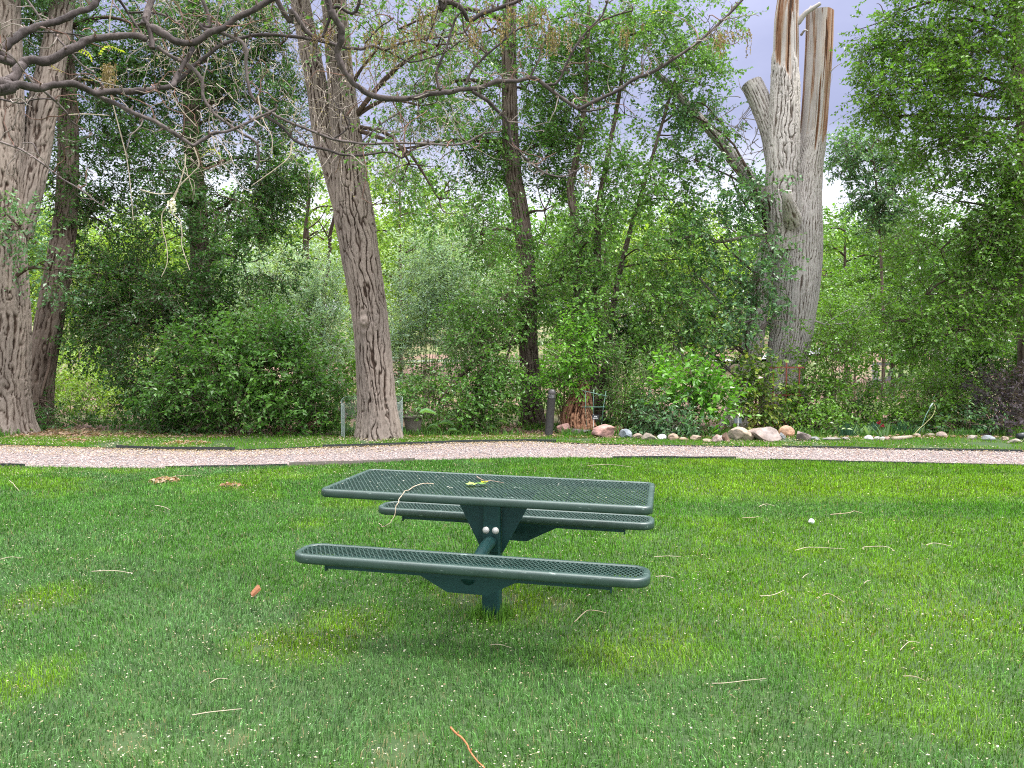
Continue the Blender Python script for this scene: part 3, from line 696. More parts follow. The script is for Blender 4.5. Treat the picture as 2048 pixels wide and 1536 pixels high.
# ------------------------------------------------------------------ trunks
def bark_tube(mb, path, nu=120, nv=240, cell=.07, asp=5., depth=.03, seed=0, flare=0., lump=.05, base_ext=.15, cap=False, smooth_top=None, knots=()):
    """path: (px, py, half width px, Y); furrowed bark carved into the surface"""
    P = np.array([at(a, b, y) for a, b, h, y in path]); R = np.array([h/F*y for a, b, h, y in path])
    if base_ext:
        P = np.concatenate([[P[0]+(P[0]-P[1])/np.linalg.norm(P[0]-P[1])*base_ext], P]); R = np.concatenate([[R[0]*1.05], R])
    seg = np.linalg.norm(np.diff(P, axis=0), axis=1); s = np.concatenate([[0], np.cumsum(seg)]); tot = s[-1]
    sv = np.linspace(0, tot, nv); t = np.interp(sv, s, np.arange(len(P)))
    q = crom(P, t); r = np.interp(t, np.arange(len(P)), R)
    r = np.convolve(np.pad(r, 6, mode='edge'), np.ones(13)/13, mode='valid')
    T = nrm(np.gradient(q, axis=0)); ref = np.array([0, 1., 0])
    U = nrm(np.cross(np.broadcast_to(ref, T.shape), T)); W = np.cross(T, U)
    a = np.arange(nu)/nu*2*PI
    A, Vv = np.meshgrid(a, sv); A = A.ravel(); Vv = Vv.ravel()
    rm = r.mean(); k_ = 1.7/cell; ca, sa = np.cos(A)*rm, np.sin(A)*rm
    nz_ = np.stack([np.cos(A)*1.3*rm/.3, np.sin(A)*1.3*rm/.3, Vv*.8], 1)
    w1 = (fbm(np.stack([ca*4, sa*4, Vv*2.2], 1), seed, 3)-.5)*.09; w2 = (fbm(np.stack([ca*4, sa*4, Vv*2.2], 1)+31, seed+5, 3)-.5)*.25
    nr = max(6, int(2*PI*rm/(cell*1.25)))
    def furrows(n_, sd, am, w):
        wv = fbm(np.stack([ca*7, sa*7, Vv*2.4], 1), sd, 3)-.5; wl = fbm(np.stack([ca*2.5, sa*2.5, Vv*.9], 1), sd+4, 2)-.5
        s_ = np.abs(np.sin(A*n_/2+wv*am+wl*am*.9))
        ww = w*(.55+.9*fbm(np.stack([ca*9, sa*9, Vv*3], 1), sd+9, 2))
        return 1-sstep(.25*ww, ww, s_)
    f1_ = furrows(nr, seed+1, 7.5, .52); f2_ = furrows(int(nr*.72), seed+21, 9.5, .34)*sstep(.42, .56, fbm(nz_*2.5, seed+13, 2))
    fur = np.maximum(f1_*(1-.75*sstep(.52, .66, fbm(np.stack([ca*8, sa*8, Vv*4.5], 1), seed+17, 2))), f2_*.9)
    crk = furrows(nr*2+1, seed+31, 9, .40)*.8
    hz = (1-sstep(.25, 1, np.abs(fbm(np.stack([ca*11, sa*11, Vv*14], 1), seed+6, 2)-.5)/.03))*sstep(.48, .6, fbm(nz_*3, seed+8, 2))
    idv = fbm(np.stack([ca*k_, sa*k_, Vv*k_/asp], 1), seed+7, 2)
    fine = fbm(np.stack([ca*55, sa*55, Vv*12], 1), seed+3, 3)
    h = -fur*.95-crk*.30-hz*.35+(fine-.5)*.45+(idv-.5)*.5
    val = np.clip(.80-fur*.62-crk*.20-hz*.18+(idv-.5)*.25+(fine-.5)*.35, 0, 1)
    if smooth_top:                          # bark fallen away above this height: bare, lightly grained wood
        z = np.repeat(q[:, 2], nu); edge = (fbm(np.stack([np.cos(A)*2, np.sin(A)*2, Vv*.5], 1), seed+40, 3)-.5)*smooth_top[1]
        m = sstep(-.12, .12, z+edge-smooth_top[0])
        grain = fbm(np.stack([np.cos(A)*9, np.sin(A)*9, Vv*.7], 1), seed+50, 5); streak = sstep(.46, .60, fbm(np.stack([np.cos(A)*3.2, np.sin(A)*3.2, Vv*.33], 1), seed+55, 3))
        crack = sstep(.60, .66, fbm(np.stack([np.cos(A)*5, np.sin(A)*5, Vv*.35], 1), seed+60, 3))
        h = h*(1-m)+m*(-1.0+(grain-.5)*.6-crack*1.3)
        val = val*(1-m)+m*np.clip(.86+(grain-.5)*.9-crack*.75-streak*.50, 0, 1.2)
    lo = (fbm(nz_*.9+7, seed+11, 2)-.5)*2*lump
    rr = np.repeat(r, nu)*(1+lo)
    if flare:
        d = np.repeat(sv, nu)-base_ext
        rr = rr*(1+flare*np.exp(-np.maximum(d, 0)/.28)*(.5+.9*fbm(np.stack([np.cos(A)*2.2, np.sin(A)*2.2, d*0], 1), seed+77, 2)))
    for kv, ka, kr, kh in knots:
        dd = np.hypot((Vv-kv)/kr*.8, (np.angle(np.exp(1j*(A-ka))))*rm/kr)
        rr = rr+kh*np.exp(-dd**2)*(1+.7*np.sin(dd*7)*np.exp(-dd*.7))
    rr = rr+h*depth
    V = np.repeat(q, nu, 0)+rr[:, None]*(np.cos(A)[:, None]*np.repeat(U, nu, 0)+np.sin(A)[:, None]*np.repeat(W, nu, 0))
    i = np.arange(nv-1)[:, None]; j = np.arange(nu)[None]; k = (j+1) % nu
    fa = np.stack([i*nu+j, i*nu+k, (i+1)*nu+k, (i+1)*nu+j], -1).reshape(-1, 4)
    mb.add(V, fa, None, val)
    if smooth_top:
        bare = m[fa].mean(1) > .5; g = mb.f.pop(); mb.c.pop()
        for mi, k in ((0, ~bare), (1, bare)): mb.f.append(g[k]); mb.c.append((np.full((k.sum(), 3), .5), mi))
    if cap:
        ring = V[-nu:]; c = ring.mean(0)
        mid = c+(ring-c)*.5+T[-1]*.012; VV = np.concatenate([ring, mid, [c+T[-1]*.015]]); i = np.arange(nu); j = (i+1) % nu
        mb.add(VV, mi=1 if smooth_top else 0, faces=[np.stack([i, j, j+nu, i+nu], 1), np.stack([i+nu, j+nu, np.full(nu, 2*nu)], 1)], val=np.concatenate([np.full(nu, .9), .95+.2*RNG.random(nu), [.8]]))
    return q, r
def limb(mb, pts, r0, r1, sides=7, val=.55, wob=.03):
    pts = np.asarray(pts, float); t = np.linspace(0, len(pts)-1, (len(pts)-1)*6+1)
    q = crom(pts, t); L = np.linalg.norm(pts[-1]-pts[0])
    k = RNG.random()*50
    off = np.stack([fbm(np.stack([t*1.3+k, t*0+m, t*0], 1), 3)-.5 for m in (1, 5, 9)], 1)*L*wob*2
    off[0] = 0; q = q+off
    mb.tube(q, np.linspace(r0, r1, len(q))*(.9+.2*fbm(np.stack([t*3+k, t*0, t*0], 1), 8)), sides, val=np.clip(val+.25*(fbm(np.stack([np.repeat(t, sides)*4, np.tile(np.arange(sides), len(t))*.9, np.zeros(len(t)*sides)], 1), 2)-.5), 0, 1))
    return q

# ------------------------------------------------------------------ foliage
LQ = 1.0
def foliage(mb, tw, clumps, L=.062, W=.038, pal=((.03, .085, .018), (.06, .15, .03)), per=9, up=-.15, out=.7, tl=.42, cov=2.3, gap=.40, gsc=1.3, seed=0, twr=.0035, tcol=(.13, .10, .075), fold=.22):
    """clump = (px, py, rx px, ry px, Y, depth radius m, coverage factor); leaves sit along short twigs"""
    pal = np.asarray(pal); L = L*1.28; W = W*1.28
    for ci, cl in enumerate(clumps):
        px, py, rx, ry, Y = cl[:5]
        RX, RZ = rx/F*Y, ry/F*Y
        RY = cl[5] if len(cl) > 5 and cl[5] else min(.75*(RX+RZ)/2+.15, 1.9)
        cf = cl[6] if len(cl) > 6 else 1.
        area = PI*rx*ry; la = L*W*.34*(F/Y)**2
        n = int(LQ*cov*cf*area/la); nt_ = max(3, n//per)
        d = nrm(RNG.normal(size=(nt_, 3))); rad = RNG.random(nt_)**(1/2.3)
        c = at(px, py, Y)
        q = c+d*rad[:, None]*np.array([RX, RY, RZ])
        q = q+(np.stack([fbm(q*1.7+k*19, seed+k, 2) for k in range(3)], 1)-.5)*np.array([RX, RY, RZ])*.7
        g = fbm(q*gsc, seed+33, 3); q = q[(g > gap) & (q[:, 2] > .05)]
        d = nrm(q-c); k = len(q)
        if k == 0: continue
        dr = nrm(d*out+RNG.normal(size=(k, 3))*.55+np.array([0, 0, up]))
        ln = tl*(.6+.7*RNG.random(k))
        e = q+dr*ln[:, None]+np.array([0, 0, -.12])*ln[:, None]*(up < 0)
        e[:, 2] = np.maximum(e[:, 2], .04)
        if tw is not None: tw.lines(q-dr*ln[:, None]*.25, e, twr, twr*.5, tcol)
        t = (np.arange(per)+.6)/per; t = np.broadcast_to(t, (k, per))
        b = q[:, None]+(e-q)[:, None]*t[..., None]
        sd_ = nrm(np.cross(dr, RNG.normal(size=(k, 3))*.5+np.array([0, 0, 1])))
        sg = np.where(np.arange(per) % 2, 1., -1.)[None, :, None]
        ld = nrm(dr[:, None]*.55+sd_[:, None]*sg*.85+RNG.normal(size=(k, per, 3))*.38+np.array([0, 0, -.30]))
        nr = nrm(np.cross(ld, np.cross(np.array([0, 0, 1.])+RNG.normal(size=(k, per, 3))*.55, ld)))
        sv = np.cross(nr, ld)
        sz = (.6+.6*RNG.random((k, per)))[..., None]
        Lv = ld*L*sz; Wv = sv*W*.5*sz
        V = np.zeros((k, per, 4, 3)); up_ = nr*(W*fold)*sz
        V[:, :, 0] = b; V[:, :, 1] = b+Lv*.42+Wv+up_; V[:, :, 2] = b+Lv; V[:, :, 3] = b+Lv*.42-Wv+up_
        m = k*per; tt = np.clip(.5+.9*(fbm(q*1.1, seed+70, 2)-.5)[:, None]+.45*(RNG.random((k, per))-.5)+.25*(t-.5), 0, .999).reshape(-1)
        pi_ = tt*(len(pal)-1); i0 = pi_.astype(int); fr = (pi_-i0)[:, None]
        col = pal[i0]*(1-fr)+pal[i0+1]*fr
        col = col*(.8+.4*RNG.random((m, 1)))
        kk = np.arange(m)[:, None]*4
        mb.add(V.reshape(-1, 3), np.concatenate([kk+np.array([[0, 1, 2]]), kk+np.array([[0, 2, 3]])]), np.concatenate([col, col]))

DARK = ((.022, .070, .014), (.042, .125, .024), (.075, .190, .038))
MID = ((.038, .115, .020), (.085, .215, .038), (.150, .320, .062))
WARM = ((.055, .135, .018), (.110, .250, .030), (.180, .360, .050))
SUNLIT = ((.13, .25, .030), (.22, .38, .050), (.34, .50, .080))  # far trees and bushes: sunlight on them is put into the leaf colour
SILV = ((.22, .35, .22), (.38, .53, .41), (.52, .65, .56))
BLUEG = ((.045, .125, .045), (.090, .205, .085), (.165, .315, .150))
VIV = ((.06, .19, .02), (.12, .32, .03), (.20, .44, .05))

def clump_limbs(mbw, anchors, clumps, r=.05, n=4, val=.4):
    """mbw: a mesh builder for all limbs, or a list that collects one builder per limb"""
    anchors = np.asarray(anchors)
    for cl in clumps:
        c = at(cl[0], cl[1], cl[4]); RX, RZ = cl[2]/F*cl[4], cl[3]/F*cl[4]
        a = anchors[np.argmin(np.linalg.norm(anchors-c, axis=1)+np.maximum(anchors[:, 2]-c[2], 0)*2)]
        D = np.linalg.norm(c-a); m_ = mbw
        if isinstance(mbw, list): m_ = MB(); mbw.append(m_)
        if D > .15:
            mid = (a+c)/2+np.array([0, 0, .12*D])+RNG.normal(size=3)*.07*D
            q = limb(m_, [a, mid, c], r*(.6+.25*min(D, 2.5)), r*.4, 6, val); c = q[-1]
        for k in range(n):
            e = c+nrm(RNG.normal(size=3))*np.array([RX, min((RX+RZ)/2, 1.2), RZ])*.8; e[2] = max(e[2], .1)
            m = (c+e)/2+RNG.normal(size=3)*.1
            limb(m_, [c, m, e], r*.34, r*.10, 5, val)

def tree(name, label, base, trunks, clumps, cat='tree', fol={}, bark='bark', leafm='leaf', group=None, limb_r=.05, nl=4, extra_anchor=(), lv=.4, twigs=True):
    """trunks: list of kwargs for bark_tube"""
    T_ = Thing(name, label, cat, base, group); anc = []
    for k, kw in enumerate(trunks):
        mb = MB(); q, r = bark_tube(mb, **kw); anc.append(q[len(q)//5::max(1, len(q)//30)])
        T_.part(mb, 'stem' if k else 'trunk', M[bark], True)
    anc = np.concatenate(anc)
    if clumps:
        br = MB() if group else []; clump_limbs(br, anc, clumps, limb_r, nl, lv)
        lf, tw = MB(), MB(); foliage(lf, tw if twigs else None, clumps, **fol)
        if group: T_.part(br, 'branches', M['dark_bark'], True)['kind'] = 'stuff'
        else:
            for b_ in br: T_.part(b_, 'branch', M['dark_bark'], True)
        if tw.v: T_.part(tw, 'twigs', M['twig'])['kind'] = 'stuff'
        T_.part(lf, 'crown', M[leafm])
    return T_

# T1 the big pale trunk at the left edge, forked high up
tree('cottonwood_tree', 'massive furrowed cottonwood trunk cut by the left edge of the photo', gnd(8, 876),
     [dict(path=[(4, 874, 62, 15), (4, 800, 50, 15), (4, 640, 50, 15), (0, 400, 42, 15), (-4, 200, 44, 15), (-14, -60, 42, 15), (-30, -300, 34, 15)], nu=180, nv=420, cell=.075, depth=.034, seed=3, flare=.32),
      dict(path=[(36, 470, 26, 15.2), (58, 376, 26, 15.3), (74, 290, 26, 15.5), (90, 190, 26, 15.6), (112, 90, 23, 15.8), (135, -60, 20, 16), (150, -250, 16, 16)], nu=110, nv=220, cell=.075, depth=.028, seed=5, base_ext=0)],
     [(40, 455, 70, 55, 14.1, .5, .55), (100, 540, 45, 50, 14.2, .4, .5), (60, 60, 120, 90, 16.5, 1.2, .6), (30, -80, 150, 100, 15.5)],
     fol=dict(pal=BLUEG, L=.07, W=.042, seed=2))
tree('cottonwood_tree', 'dark leaning cottonwood trunk just right of the massive left trunk', gnd(78, 866),
     [dict(path=[(78, 868, 26, 16.3), (82, 750, 25, 16.3), (98, 650, 26, 16.4), (120, 520, 24, 16.5), (134, 400, 20, 16.6), (136, 250, 18, 16.8), (128, 60, 16, 17), (120, -150, 13, 17)], nu=120, nv=300, cell=.07, depth=.03, seed=8, flare=.25)],
     [(150, 320, 80, 110, 17, 1.0), (120, 190, 120, 110, 17.5), (210, 180, 110, 110, 17.5), (170, 60, 120, 80, 17.5), (200, 440, 80, 90, 17.2), (300, 60, 130, 80, 17.5), (215, 590, 85, 75, 17, .8, .7), (80, 800, 34, 60, 15.8, .3, .35)],
     fol=dict(pal=DARK, seed=12, gap=.44), bark='dark_bark')
tree('elm_tree', 'dense dark green leafy tree left of the central trunk, trunk hidden in leaves', gnd(398, 862),
     [dict(path=[(404, 862, 26, 17.6), (400, 700, 22, 17.6), (400, 520, 18, 17.7), (394, 400, 17, 17.8), (384, 250, 16, 17.9), (386, 60, 15, 18), (390, -160, 12, 18)], nu=90, nv=260, cell=.07, depth=.025, seed=15, flare=.3)],
     [(320, 340, 110, 100, 17.3), (455, 240, 100, 90, 17.8, .9, .8), (470, 400, 130, 110, 17.0), (560, 330, 60, 120, 17.4, .8), (360, 470, 120, 90, 16.9), (480, 520, 120, 90, 16.8), (280, 640, 110, 90, 16.4), (220, 560, 90, 70, 16.8), (360, 620, 110, 90, 16.2),
      (300, 730, 80, 60, 15.9), (190, 680, 70, 60, 16.8, .7, .8), (470, 640, 90, 70, 16.4), (380, 130, 130, 80, 18.2), (500, 120, 90, 90, 18.4, 1, .7), (260, 200, 90, 90, 18.2, 1, .7), (420, 790, 90, 60, 16.2), (250, 800, 45, 50, 16.4, .5, .6), (560, 90, 70, 90, 18.4, .9, .8), (550, 210, 60, 70, 18.2, .8, .8), (440, 30, 110, 60, 18.4, 1, .8)],
     fol=dict(pal=DARK, seed=22, L=.064, W=.040, gap=.42, cov=2.5), bark='dark_bark')

# T4 the leaning central trunk: two stems grown together, tilted left
def path4(l): return [(a, b, h, y) for a, b, h, y in l]
T4 = Thing('cottonwood_tree', 'thick furrowed cottonwood leaning left in the middle, forked above', 'tree', gnd(757, 882))
mb = MB()
bark_tube(mb, [(758, 884, 47, 14.1), (755, 820, 39, 14.1), (748, 720, 36, 14.12), (738, 620, 34.5, 14.15), (722, 520, 37.5, 14.2), (708, 430, 40, 14.25), (700, 360, 35, 14.25), (694, 280, 29, 14.2), (684, 180, 27, 14.15), (676, 100, 25, 14.1), (668, 0, 24, 14), (655, -160, 21, 13.9), (640, -330, 17, 13.8)], nu=230, nv=700, cell=.060, depth=.036, seed=31, flare=.16, lump=.04, knots=[(2.35, -1.7, .16, .05)])
T4.part(mb, 'trunk', M['bark'], True); mb = MB()
bark_tube(mb, [(707, 470, 20, 14.38), (688, 400, 26, 14.38), (664, 320, 24, 14.38), (646, 270, 20, 14.4), (634, 175, 20.5, 14.4), (619, 100, 20, 14.4), (600, 0, 19, 14.4), (572, -150, 17, 14.4), (545, -300, 14, 14.4)], nu=150, nv=420, cell=.060, depth=.033, seed=37, base_ext=0)
T4.part(mb, 'stem', M['bark'], True)
br = []; C4 = [(840, 210, 110, 90, 13.6, 1., .33), (760, 90, 130, 100, 13.9, 1., .36), (880, 90, 110, 90, 13.4, 1., .3), (820, 330, 90, 70, 13.8, .9, .34), (640, -90, 300, 90, 14, 1.6, .7), (880, 400, 90, 70, 14.3, .9, .4)]
clump_limbs(br, [at(690, 250, 14.2), at(675, 60, 14.1), at(660, -150, 14)], C4, .045, 5, .4)
for b_ in br: T4.part(b_, 'branch', M['dark_bark'], True)
lf, tw = MB(), MB(); foliage(lf, tw, C4, pal=MID, seed=41, gap=.46, L=.075, W=.045, up=-.5, tl=.5)
T4.part(tw, 'twigs', M['twig'])['kind'] = 'stuff'; T4.part(lf, 'crown', M['leaf'])
dt = MB(); dots = [[], []]
for k in range(760):                 # dead hanging twiglets in front of and right of the trunk
    big = RNG.random()
    p = at(*((RNG.uniform(560, 940), RNG.uniform(-60, 330)) if big < .7 else (RNG.uniform(300, 560), RNG.uniform(-60, 140))), RNG.uniform(12.6, 14.6))
    n = RNG.integers(4, 9); st = RNG.uniform(.05, .15); dv = nrm(np.array([RNG.normal()*.8, RNG.normal()*.5, RNG.normal()*.5-.5]))
    pts = [p]
    for i in range(n): dv = nrm(dv+RNG.normal(size=3)*.35+np.array([0, 0, -.12])); pts.append(pts[-1]+dv*st)
    tone = RNG.uniform(.55, 1.25)
    dt.tube(pts, np.linspace(.0055, .0022, n+1), 3, np.array((.36, .31, .27))*tone, cap=False)
    dots[0] += pts[2:]
T4.part(dt, 'dead_twigs', M['twig'])['kind'] = 'stuff'
ds = MB(); dp = np.array(dots[0]); dp = dp[RNG.random(len(dp)) < .5]+RNG.normal(size=(int((RNG.random(1) < 2).sum()), 3))*.0
flakes(dp[:, 0], dp[:, 1], dp[:, 2], .010+.012*RNG.random(len(dp)), (.50, .43, .32), ds, 1.6)
T4.part(ds, 'dry_flowers', M['petal'])['kind'] = 'stuff'

# T5, T6 trees behind the middle
tree('elm_tree', 'elm with a dark shaggy trunk behind and left of the bollard', gnd(1062, 862),
     [dict(path=[(1064, 864, 27, 16.6), (1061, 790, 21, 16.6), (1056, 680, 18, 16.7), (1053, 590, 20, 16.8), (1050, 500, 18, 16.9), (1038, 412, 17, 17), (1026, 345, 16, 17), (1020, 240, 15, 17.1), (1018, 100, 15, 17.2), (1020, 0, 12, 17.3), (1022, -120, 9, 17.3)], nu=130, nv=420, cell=.06, depth=.034, seed=51, flare=.4, lump=.08)],
     [(960, 470, 90, 80, 16.6, .9, .75), (930, 300, 110, 100, 17.4, 1, .6), (1090, 420, 60, 110, 16.6, .7), (1000, 600, 100, 80, 16.0, .9), (930, 640, 60, 50, 17.0, .7, .6), (980, 700, 80, 70, 15.6), (1010, 730, 60, 50, 15.6), (1120, 560, 60, 80, 16.2), (1050, 180, 110, 110, 17.5, 1, .7), (980, 60, 120, 80, 17.5, 1, .5), (880, 800, 90, 45, 15.2, .6), (1120, 300, 60, 80, 17), (860, 190, 90, 90, 17.8, 1, .55), (800, 60, 100, 80, 18, 1, .5), (790, 300, 60, 70, 17.8, .8, .5), (930, 190, 80, 70, 17.5, .9, .6), (1000, 300, 70, 60, 17.4, .8, .6)],
     fol=dict(pal=MID, seed=55, gap=.44), bark='dark_bark')
tree('poplar_tree', 'slender many-stemmed poplar with shiny leaves between bollard and dead trunk', gnd(1180, 856),
     [dict(path=[(1172, 858, 18, 16.4), (1168, 760, 13, 16.4), (1156, 600, 10, 16.4), (1154, 470, 9, 16.4), (1141, 380, 8, 16.5), (1150, 330, 7, 16.5), (1168, 220, 5, 16.6), (1176, 60, 4, 16.6), (1180, -120, 3, 16.7)], nu=60, nv=220, cell=.05, depth=.012, seed=61, flare=.5),
      dict(path=[(1188, 856, 15, 16.6), (1188, 700, 9, 16.6), (1194, 540, 8, 16.6), (1196, 430, 7, 16.7), (1212, 330, 5, 16.8), (1240, 180, 4, 16.8), (1262, 20, 3, 16.8)], nu=50, nv=200, cell=.05, depth=.01, seed=63, flare=.4),
      dict(path=[(1200, 850, 10, 16.9), (1215, 680, 7, 16.9), (1250, 500, 5, 17), (1300, 330, 3.5, 17), (1350, 160, 2.5, 17)], nu=30, nv=140, cell=.05, depth=.008, seed=65)],
     [(1200, 90, 110, 90, 16.8), (1330, 60, 110, 70, 17, 1), (1400, 170, 90, 60, 17, .9, .9), (1250, 230, 110, 90, 16.6), (1140, 200, 70, 90, 16.8), (1360, 270, 90, 60, 17, .9, .75), (1230, 370, 100, 80, 16.4), (1340, 400, 90, 60, 16.8, .9, .8), (1180, 480, 70, 80, 16.1), (1280, 500, 90, 70, 16.3), (1370, 520, 80, 70, 16.5), (1230, 600, 90, 70, 16.1), (1330, 620, 90, 60, 16.2),
      (1150, 640, 60, 70, 15.9, .7), (1250, 700, 70, 50, 16.4, .7, .8), (1350, 700, 70, 40, 16, .7, .8), (1440, 240, 60, 60, 17.2, .8, .55), (1110, 40, 70, 70, 17, .9, .7), (1420, 60, 70, 70, 17.2, .9, .8)],
     fol=dict(pal=((.045, .125, .022), (.10, .24, .045), (.19, .36, .09)), seed=66, gap=.43, L=.066, W=.046), limb_r=.028, bark='dark_bark')

# T7 the topped dead trunk
D7 = Thing('dead_tree', 'huge topped dead trunk with two bare stems standing behind the boulders', 'dead tree', gnd(1585, 850))
mb = MB(); bark_tube(mb, [(1572, 866, 52, 16.6), (1566, 800, 46, 16.6), (1570, 740, 38, 16.7), (1583, 660, 42, 16.8), (1590, 600, 44, 16.8), (1596, 520, 45, 16.9), (1600, 450, 43, 16.9), (1606, 390, 36, 16.95), (1614, 330, 31, 17), (1625, 270, 27.5, 17), (1632, 190, 26.5, 17), (1638, 100, 27.5, 17), (1640, 26, 27.5, 17)], nu=220, nv=640, cell=.042, asp=7.5, depth=.018, seed=71, flare=.12, cap=True, smooth_top=(6.1, 1.6), knots=[])
D7.part(mb, 'trunk', [M['grey_bark'], M['wood']], True)
mb = MB(); bark_tube(mb, [(1568, 500, 30, 16.75), (1568, 430, 34, 16.7), (1566, 360, 33, 16.7), (1567, 300, 31, 16.7), (1570, 200, 28.5, 16.75), (1572, 100, 27, 16.8), (1573, 40, 26, 16.8), (1578, -40, 21, 16.8), (1582, -200, 18, 16.8)], nu=170, nv=520, cell=.062, asp=6, depth=.032, seed=73, base_ext=0, smooth_top=(7.6, 1.8))
D7.part(mb, 'stem', [M['grey_bark'], M['wood']], True)
mb = MB(); bark_tube(mb, [(1556, 330, 22, 16.9), (1543, 262, 22, 17), (1524, 212, 21.5, 17.1), (1503, 166, 20.5, 17.2)], nu=90, nv=120, cell=.06, depth=.022, seed=75, base_ext=0, cap=True)
D7.part(mb, 'cut_stem', M['grey_bark'], True)
mb = MB(); bark_tube(mb, [(1560, 450, 16, 16.9), (1500, 359, 13, 17.1), (1445, 289, 10.5, 17.2), (1390, 226, 8.5, 17.3), (1340, 172, 7, 17.4), (1310, 146, 6, 17.4)], nu=50, nv=160, cell=.06, depth=.010, seed=77, base_ext=0)
D7.part(mb, 'dead_limb', M['grey_bark'], True)
mb = MB(); bark_tube(mb, [(1586, 442, 20, 16.35), (1580, 420, 15, 16.0), (1575, 398, 10.5, 15.75), (1574, 382, 9.5, 15.7)], nu=50, nv=60, cell=.05, depth=.02, seed=78, base_ext=0, cap=True)
D7.part(mb, 'knot_stub', M['grey_bark'], True)
mb = MB(); bark_tube(mb, [(1468, 862, 28, 16.5), (1482, 790, 21, 16.6), (1500, 720, 20, 16.8), (1512, 640, 21, 17), (1524, 560, 20, 17.1), (1545, 470, 18, 17.1)], nu=110, nv=260, cell=.06, depth=.034, seed=79, flare=.4)
D7.part(mb, 'stem', M['grey_bark'], True)
mb = MB()
limb(mb, [at(1596, 44, 16.7), at(1612, 26, 16.6), at(1641, 6, 16.5)], .07, .04, 8, .8)
limb(mb, [at(1614, 26, 16.6), at(1622, 12, 16.6)], .03, .015, 5, .8)
for a, b, r in [((1650, 160, 16.9), (1684, 126, 16.6), .014), ((1640, 258, 16.9), (1664, 150, 16.7), .005), ((1602, 70, 16.7), (1616, 62, 16.4), .03), ((1498, 300, 17), (1476, 236, 16.8), .008)]:
    limb(mb, [at(*a), (at(*a)+at(*b))/2+np.array([0, 0, .05]), at(*b)], r, r*.4, 5, .6)
for k in range(26):
    a = at(RNG.uniform(1470, 1535), RNG.uniform(190, 330), 17.1); e = a+np.array([RNG.normal()*.5-.25, RNG.normal()*.3, RNG.normal()*.55])
    limb(mb, [a, (a+e)/2+RNG.normal(size=3)*.08, e], .011, .004, 4, .45)
limb(mb, [at(1628, 640, 16.6), at(1660, 650, 16.4), at(1712, 640, 16.3), at(1735, 612, 16.2)], .022, .008, 5, .7)
limb(mb, [at(1650, 648, 16.5), at(1680, 628, 16.4), at(1716, 612, 16.2)], .012, .005, 5, .7)
limb(mb, [at(1540, 470, 17), at(1450, 478, 16.6), at(1395, 474, 16.3), at(1330, 478, 16.1)], .05, .02, 6, .3)
limb(mb, [at(1545, 640, 17), at(1490, 660, 16.4), at(1390, 545, 16.2)], .05, .02, 6, .3)
limb(mb, [at(1480, 760, 16.7), at(1400, 690, 16.3), at(1330, 655, 16.1)], .04, .015, 6, .35)
limb(mb, [at(1470, 720, 16.8), at(1420, 760, 16.3), at(1345, 690, 16)], .03, .012, 6, .4)
D7.part(mb, 'dead_branches', M['grey_bark'], True)['kind'] = 'stuff'
CL7 = [(1400, 240, 60, 36, 17.0, .6, .7), (1390, 320, 60, 40, 16.8, .6, .8), (1450, 320, 40, 30, 16.9, .5, .6), (1350, 210, 40, 36, 17, .5, .8), (1490, 400, 60, 36, 16.3, .6), (1440, 470, 80, 50, 16.4, .8), (1530, 395, 45, 36, 15.8, .4, .8), (1540, 480, 40, 36, 15.8, .4, .7), (1450, 560, 90, 50, 16.2, .8), (1520, 560, 50, 40, 15.8, .5, .9), (1430, 640, 80, 50, 15.9, .8), (1510, 640, 50, 36, 15.7, .5, .8), (1460, 700, 70, 36, 15.8, .6, .8), (1460, 350, 50, 30, 16.6, .5, .7)]
br = []; clump_limbs(br, [at(1512, 640, 17), at(1524, 560, 17.1), at(1545, 470, 17), at(1500, 720, 16.8)], CL7, .03, 4)
for b_ in br: D7.part(b_, 'sprouting_branch', M['dark_bark'], True)
lf, tw = MB(), MB(); foliage(lf, tw, CL7, pal=BLUEG, seed=81, gap=.43, L=.078, W=.052)
D7.part(tw, 'twigs', M['twig'])['kind'] = 'stuff'; D7.part(lf, 'sprouting_leaves', M['leaf'])

# T8 the big leafy tree filling the right edge
tree('poplar_tree', 'tall leafy poplar filling the upper right corner', gnd(2075, 868),
     [dict(path=[(2070, 870, 34, 15.6), (2064, 700, 24, 15.6), (2056, 450, 18, 15.6), (2050, 280, 13, 15.6), (2036, 160, 11, 15.7), (2030, 0, 10, 15.7), (2026, -200, 8, 15.8)], nu=70, nv=200, cell=.06, depth=.014, seed=91)],
     [(1850, 60, 120, 80, 15.8), (1960, 60, 110, 90, 15.4), (1830, 170, 130, 60, 15.6, 1, .95), (1960, 190, 110, 90, 15.2), (1770, 40, 70, 45, 16, .8, .8), (1760, 190, 60, 40, 15.9, .7, .8), (1880, 280, 90, 60, 15.6), (2000, 320, 90, 90, 15), (1910, 400, 100, 70, 15.4), (2010, 460, 80, 80, 15), (1880, 500, 110, 60, 15.4), (1960, 580, 110, 60, 15), (1850, 590, 80, 50, 15.6, .8, .9), (1800, 230, 90, 30, 15.8, .6, .7),
      (1920, 660, 90, 50, 14.9), (1860, 680, 60, 40, 15.2, .6, .8), (1730, 100, 40, 40, 16, .6, .6), (2010, -60, 200, 70, 15.5), (2040, 250, 40, 80, 14.9, .5), (2035, 400, 40, 80, 14.9, .5), (2035, 560, 40, 90, 14.8, .5), (2030, 130, 40, 70, 14.9, .5), (1960, 480, 60, 60, 14.9, .6), (1800, 640, 60, 40, 15.4, .6, .8), (1930, 300, 60, 50, 15)],
     fol=dict(pal=WARM, seed=95, gap=.42, L=.066, W=.042, cov=2.6), bark='dark_bark', limb_r=.035)

